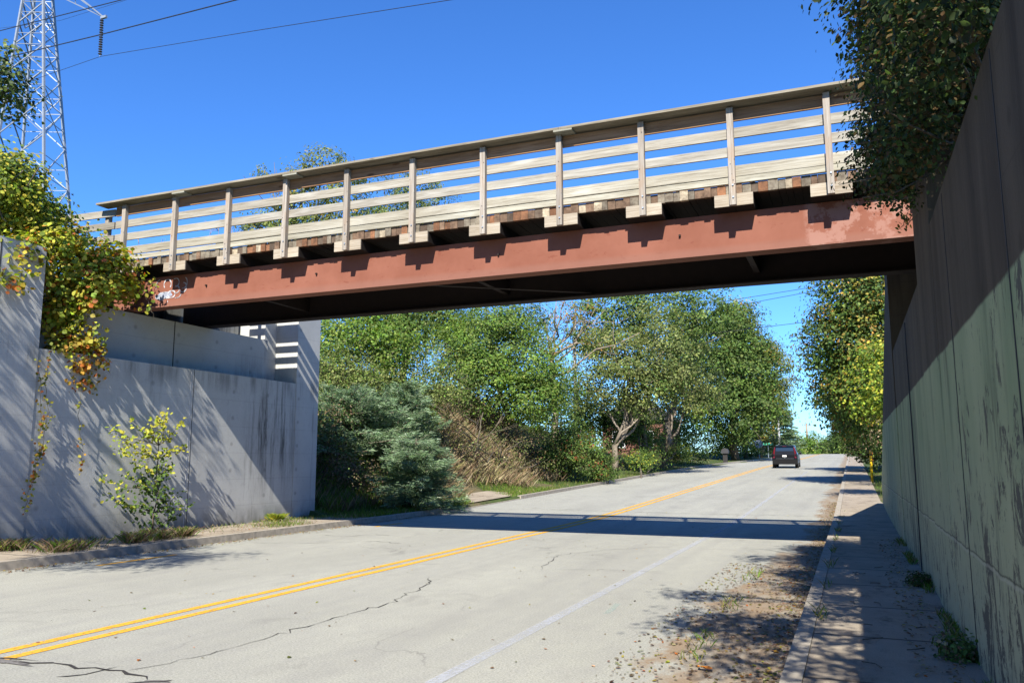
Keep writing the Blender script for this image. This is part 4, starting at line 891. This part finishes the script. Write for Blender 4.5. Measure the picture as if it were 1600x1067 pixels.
def wire(label,pts,rad,name='power_line',group=None):
    P=[np.array(p) for p in pts]; Q=[]
    for a,b in zip(P[:-1],P[1:]):
        for k in range(10):
            Q.append(a+(b-a)*k/10)
    Q.append(P[-1]); o=MB(); o.tube(Q,rad,6); return tag(o.build(name,WIRE),label,'power line')
def ext(p,q,s): p=np.array(p);q=np.array(q); return q+(q-p)*s
a,b,c,d=at(100,108,50),at(158,88,48),at(400,48,44),at(707,0,40)
wire('thin power line running from the insulator up to the top edge, longest of the wires',[ext(b,a,6),a,b,c,d,ext(c,d,.6)],.022)
a,b,c=at(0,92,40),at(158,54,38),at(370,0,35)
wire('thick dark power line crossing in front of the insulator string',[ext(c,a,.5),a,b,c,ext(a,c,.5)],.038)
a,b=at(0,48,40),at(190,0,38)
wire('dark power line crossing the tower highest in the photo',[ext(b,a,.5),a,b,ext(a,b,.5)],.034)
a,b,c=at(0,44,58),at(95,32,57),at(140,18,56)
wire('faint thin wire passing behind the dark power lines at the tower',[ext(b,a,.5),a,b,c,ext(b,c,2)],.016)
for k,(py0,py1,lb) in enumerate([(470,446,'upper faint wire crossing the sky under the bridge'),(480,452,'second faint wire crossing the sky under the bridge'),(518,500,'lowest faint wire between the maple and the right-hand tree')]):
    wire(lb,[at(1060,py0+8,75),at(1140,py0,74),at(1290,py1,72),at(1400,py1-16,70)],.022)

# ------------------------------------------------------------------ poles, signs, small roadside things
TIMB=flat('pole_timber',(.30,.24,.18),var=.25); PALEP=flat('pale_pole',(.46,.46,.47),var=.1)
def pole(label,px,ptop,Y,rad,m,arm=None,name='utility_pole',base=None):
    p=at(px,700,Y); z0=base if base is not None else float(gz(p[0],Y)); z1=float(at(px,ptop,Y)[2]); t=thing(name,label,'pole',(0,0,0),'poles along the far road')
    MB().tube([(p[0],Y,z0-.3),(p[0],Y,(z0+z1)/2),(p[0],Y,z1)],[rad,rad*.9,rad*.75],8).build('shaft',m,t,smooth=True)
    if arm:
        for zz in arm: ca_=MB().box(p[0]-.9,p[0]+.9,Y-.05,Y+.05,z1-zz-.06,z1-zz+.06).build('cross_arm',m,t)
        o=MB()
        for s in (-.8,-.4,.4,.8): MB().tube([(p[0]+s,Y,z1-arm[0]+.07),(p[0]+s,Y,z1-arm[0]+.25)],.05,6).build('pin_insulator',WIRE,ca_)
    return t
pole('tall pale grey pole in front of the blue-green spruce',1218,643,122,.19,PALEP,base=rzf(122))
pole('thin grey pole standing left of the tall pale pole',1211,664,132,.14,PALEP,base=rzf(132))
pole('brown timber pole right of the black car in the distance',1262,662,185,.26,TIMB,arm=[.4],base=rzf(185))
pole('distant pale timber pole, the middle of the three beyond the crest',1278,688,228,.28,TIMB,base=rzf(228))
pole('shortest and farthest timber pole beyond the crest',1284,697,262,.28,TIMB,base=rzf(262))
pole('weathered grey utility pole rising among the bare branches',900,498,58,.15,PALEP)
# stop sign seen from behind, and street name sign
ss=thing('stop_sign','back of an octagonal sign on a post by the left kerb far down the road','sign'); p=at(1186,700,100); z0=float(gz(p[0],100)); zc=float(at(1186,694,100)[2])
MB().tube([(p[0],100,z0),(p[0],100,zc+.4)],.05,6).build('post',GALV,ss)
oct_=[(p[0]+.5*math.cos(R(22.5+45*k)),zc+.5*math.sin(R(22.5+45*k))) for k in range(8)]
MB().prism(oct_,1,99.93,99.95).build('sign_plate',flat('sign_back',(.35,.40,.48),var=.05),ss)
sn=thing('street_name_sign','small green street name sign right of the octagonal sign back','sign'); p=at(1200,694,103); z0=float(gz(p[0],103))
MB().tube([(p[0],103,z0),(p[0],103,p[2]+.05)],.045,6).build('post',GALV,sn)
MB().box(p[0]-.55,p[0]+.55,102.93,102.95,p[2]-.12,p[2]+.15).build('sign_plate',flat('sign_green',(.06,.38,.25),var=.05),sn)
mbx=thing('mailbox','dark roadside mailbox on a thick post by the left kerb, under the maple','mailbox',(0,0,0)); p=at(1133,715,79); z0=float(gz(p[0],79)); DK=flat('dark_mailbox',(.03,.028,.027))
MB().box(p[0]-.2,p[0]+.2,79,79.25,z0-.1,z0+.85).build('post',DK,mbx)
arch=[(-.27,0)]+[(-.27*math.cos(a),.2+.24*math.sin(a)) for a in np.linspace(0,math.pi,9)]+[(.27,0)]
MB().prism([(p[0]+x*1.2,z0+.855+z*1.1) for x,z in arch],1,78.85,79.5).build('box',flat('mailbox_body',(.045,.045,.05),rough=.6),mbx)
yp=thing('marker_post','yellow plastic marker post in the grass beside the right abutment end','post'); q=at(1361,722,43); zy=float(gzn(q[0],43)); zt_=float(at(1361,703,43)[2])
YP=flat('yellow_plastic',(.75,.50,.02),rough=.5,var=.08)
MB().tube([(q[0],43,min(zy,q[2])-.1),(q[0],43,zt_-.05),(q[0],43,zt_)],[.062,.06,.035],12).build('tube',YP,yp,smooth=True)
MB().tube([(q[0],43,zt_-.27),(q[0],43,zt_-.2)],.067,12).build('band',WIRE,yp)
MB().box(q[0]+.07,q[0]+.10,42.99,43.02,q[2]-.1,zt_-.1).build('stake',flat('orange_stake',(.7,.25,.05)),yp)
# brick house glimpsed through the trees
hs_=thing('brick_house','red brick house glimpsed between tree trunks behind the left bank','house'); c0=at(1022,655,72)
def m_brick(n,b,out):
    t=n.new('ShaderNodeTexBrick'); t.inputs['Scale'].default_value=5; t.inputs['Color1'].default_value=(.16,.05,.035,1); t.inputs['Color2'].default_value=(.2,.075,.05,1); t.inputs['Mortar'].default_value=(.22,.19,.16,1)
    n.link(n.pos((1,1,1),rot=(R(90),0,0)),t.inputs['Vector']); n.link(t.outputs[0],b.inputs['Base Color'])
BR=mat('brick',m_brick); hx,hz=c0[0]+.75,c0[2]-.1
MB().box(hx-5.5,hx,72,80,hz-4.2,hz).build('wall',BR,hs_)
MB().prism([(hx-6,hz+.003),(hx+.5,hz+.003),(hx-2.75,hz+2.2)],1,71.6,80.4).build('roof',flat('shingles',(.09,.08,.075)),hs_)
for dx in (-1.4,-4): 
    f=MB().box(hx+dx-.6,hx+dx+.6,71.93,71.995,hz-2.4,hz-.9).build('window',WHT,hs_); keep(MB().box(hx+dx-.5,hx+dx+.5,71.9,71.927,hz-2.3,hz-1).build('pane',GLASS),hs_)

# ------------------------------------------------------------------ vehicles
def suv(name,label,loc,bodym,front=False):
    t=thing(name,label,'car',(0,0,0)); L=5.3; Wd=1.02
    # side profile at stations along y: (y, half-width at sill, half-width at belt, z sill, z belt, z hood/roof, half-width roof)
    o=MB()
    st=[(0,.93,.95,.42,1.10,1.12,.90),(.10,1.0,1.01,.34,1.12,1.80,.80),(.45,1.02,1.02,.32,1.12,1.89,.80),(2.2,1.02,1.02,.32,1.10,1.90,.80),(3.3,1.02,1.02,.32,1.08,1.80,.76),(4.0,1.02,1.01,.32,1.08,1.16,.86),(4.9,1.0,.99,.34,1.04,1.10,.84),(5.3,.92,.90,.42,.92,.96,.76)]
    V=[]
    for (y,a,b_,zs_,zb_,zr,c_) in st:
        mz=(zb_+zr)/2
        prof=[(a*.92,zs_),(a,zs_+.12),(b_+.01,(zs_+zb_)/2),(b_,zb_),((b_*.35+c_*.65) ,zb_+(zr-zb_)*.62),(c_,zr-.05*(zr-zb_)),(c_*.8,zr)]
        V+=[(x,y,z) for x,z in prof]+[(-x,y,z) for x,z in prof[::-1]]
    n=14; F=[(i*n+k,i*n+(k+1)%n,(i+1)*n+(k+1)%n,(i+1)*n+k) for i in range(len(st)-1) for k in range(n)]+[tuple(range(n)),tuple(range((len(st)-1)*n,len(st)*n))[::-1]]
    body=o.add(V,F).build('body',bodym,t); bv=body.modifiers.new('b','BEVEL'); bv.width=.03; bv.segments=2
    def part(nm,m,*bx,prism=None): 
        return MB().box(*bx).build(nm,m,t)
    # tailgate glass: slanted panel just proud of the rear
    MB().add([(-.74,.028,1.20),(.74,.028,1.20),(.66,.070,1.74),(-.66,.070,1.74),(-.74,.10,1.20),(.74,.10,1.20),(.66,.13,1.74),(-.66,.13,1.74)],[(0,1,2,3),(7,6,5,4),(0,4,5,1),(1,5,6,2),(2,6,7,3),(3,7,4,0)]).build('rear_window',GLASS,t)
    for s in (-1,1):
        tl=MB(); tl.add([(s*.80,-.012,.86),(s*.94,-.012,.86),(s*.935,.03,1.22),(s*.80,.05,1.76),(s*.72,.05,1.76),(s*.80,.0,1.2),(s*.80,.12,.86),(s*.965,.12,.86),(s*.955,.14,1.22),(s*.82,.18,1.76),(s*.72,.18,1.76),(s*.80,.12,1.2)],[(0,1,2,5),(5,2,3,4),(1,7,8,2),(2,8,9,3),(0,6,7,1),(3,9,10,4)]).build('tail_light',RED,t)
        part('lower_reflector',RED,s*.62-.16,s*.62+.16,-.03,.02,.585,.625)
        # side glass
        MB().add([(s*1.0,.55,1.17),(s*1.0,3.15,1.15),(s*.86,2.75,1.70),(s*.86,.65,1.72)],[(0,1,2,3)] if s>0 else [(3,2,1,0)]).build('side_window',GLASS,t)
        part('roof_rail',CHROME,s*.70-.02,s*.70+.02,.6,3.0,1.895,1.935)
        mr=part('door_mirror',bodym,min(s*1.03,s*1.22),max(s*1.03,s*1.22),3.2,3.35,1.10,1.30)
        for wy in (.98,4.15):
            ty=MB().tube([(s*.76,wy,.39),(s*.78,wy,.39),(s*1.03,wy,.39),(s*1.045,wy,.39)],[.34,.39,.39,.36],24).build('tyre',RUB,t)
            MB().tube([(s*1.035,wy,.39),(s*1.055,wy,.39)],[.26,.23],12).build('rim',CHROME,ty)
    part('bumper',flat('black_trim',(.008,.008,.009),rough=.6,spec=.15,var=0),-.98,.98,-.05,.14,.36,.72)
    part('chrome_strip',CHROME,-.72,.72,-.018,.03,.80,.815)
    part('number_plate',WHT,-.19,.15,-.022,.0,.96,1.09)
    part('badge',CHROME,-.06,.06,-.02,.0,.86,.90) ; part('exhaust',CHROME,.45,.62,-.03,.1,.31,.35)
    part('rear_spoiler',bodym,-.72,.72,-.06,.25,1.80,1.86); part('brake_lamp',RED,-.16,.16,-.066,-.055,1.815,1.845)
    t.location=loc; t.scale=(.91,.91,.91); return t
xc=at(1227,731,66)[0]; v_=suv('suv','large black car driving away up the road, seen from behind',(xc,66,rzf(66)),CARB); v_.rotation_euler=(R(1.2),0,R(1.0))
cw=flat('silver_car_paint',(.33,.35,.38),rough=.25,spec=.6,var=0); xc=at(1301,708,190)[0]
v2=suv('parked_car','distant silver car parked at the top of the rise on the right',(xc,190,rzf(190)),cw); v2.rotation_euler=(0,0,R(2))
v3=suv('distant_car','tiny pale car far beyond the crest, left of the brown pole',(at(1252,707,215)[0],215,rzf(215)+.1),cw); v3.rotation_euler=(0,0,R(180))
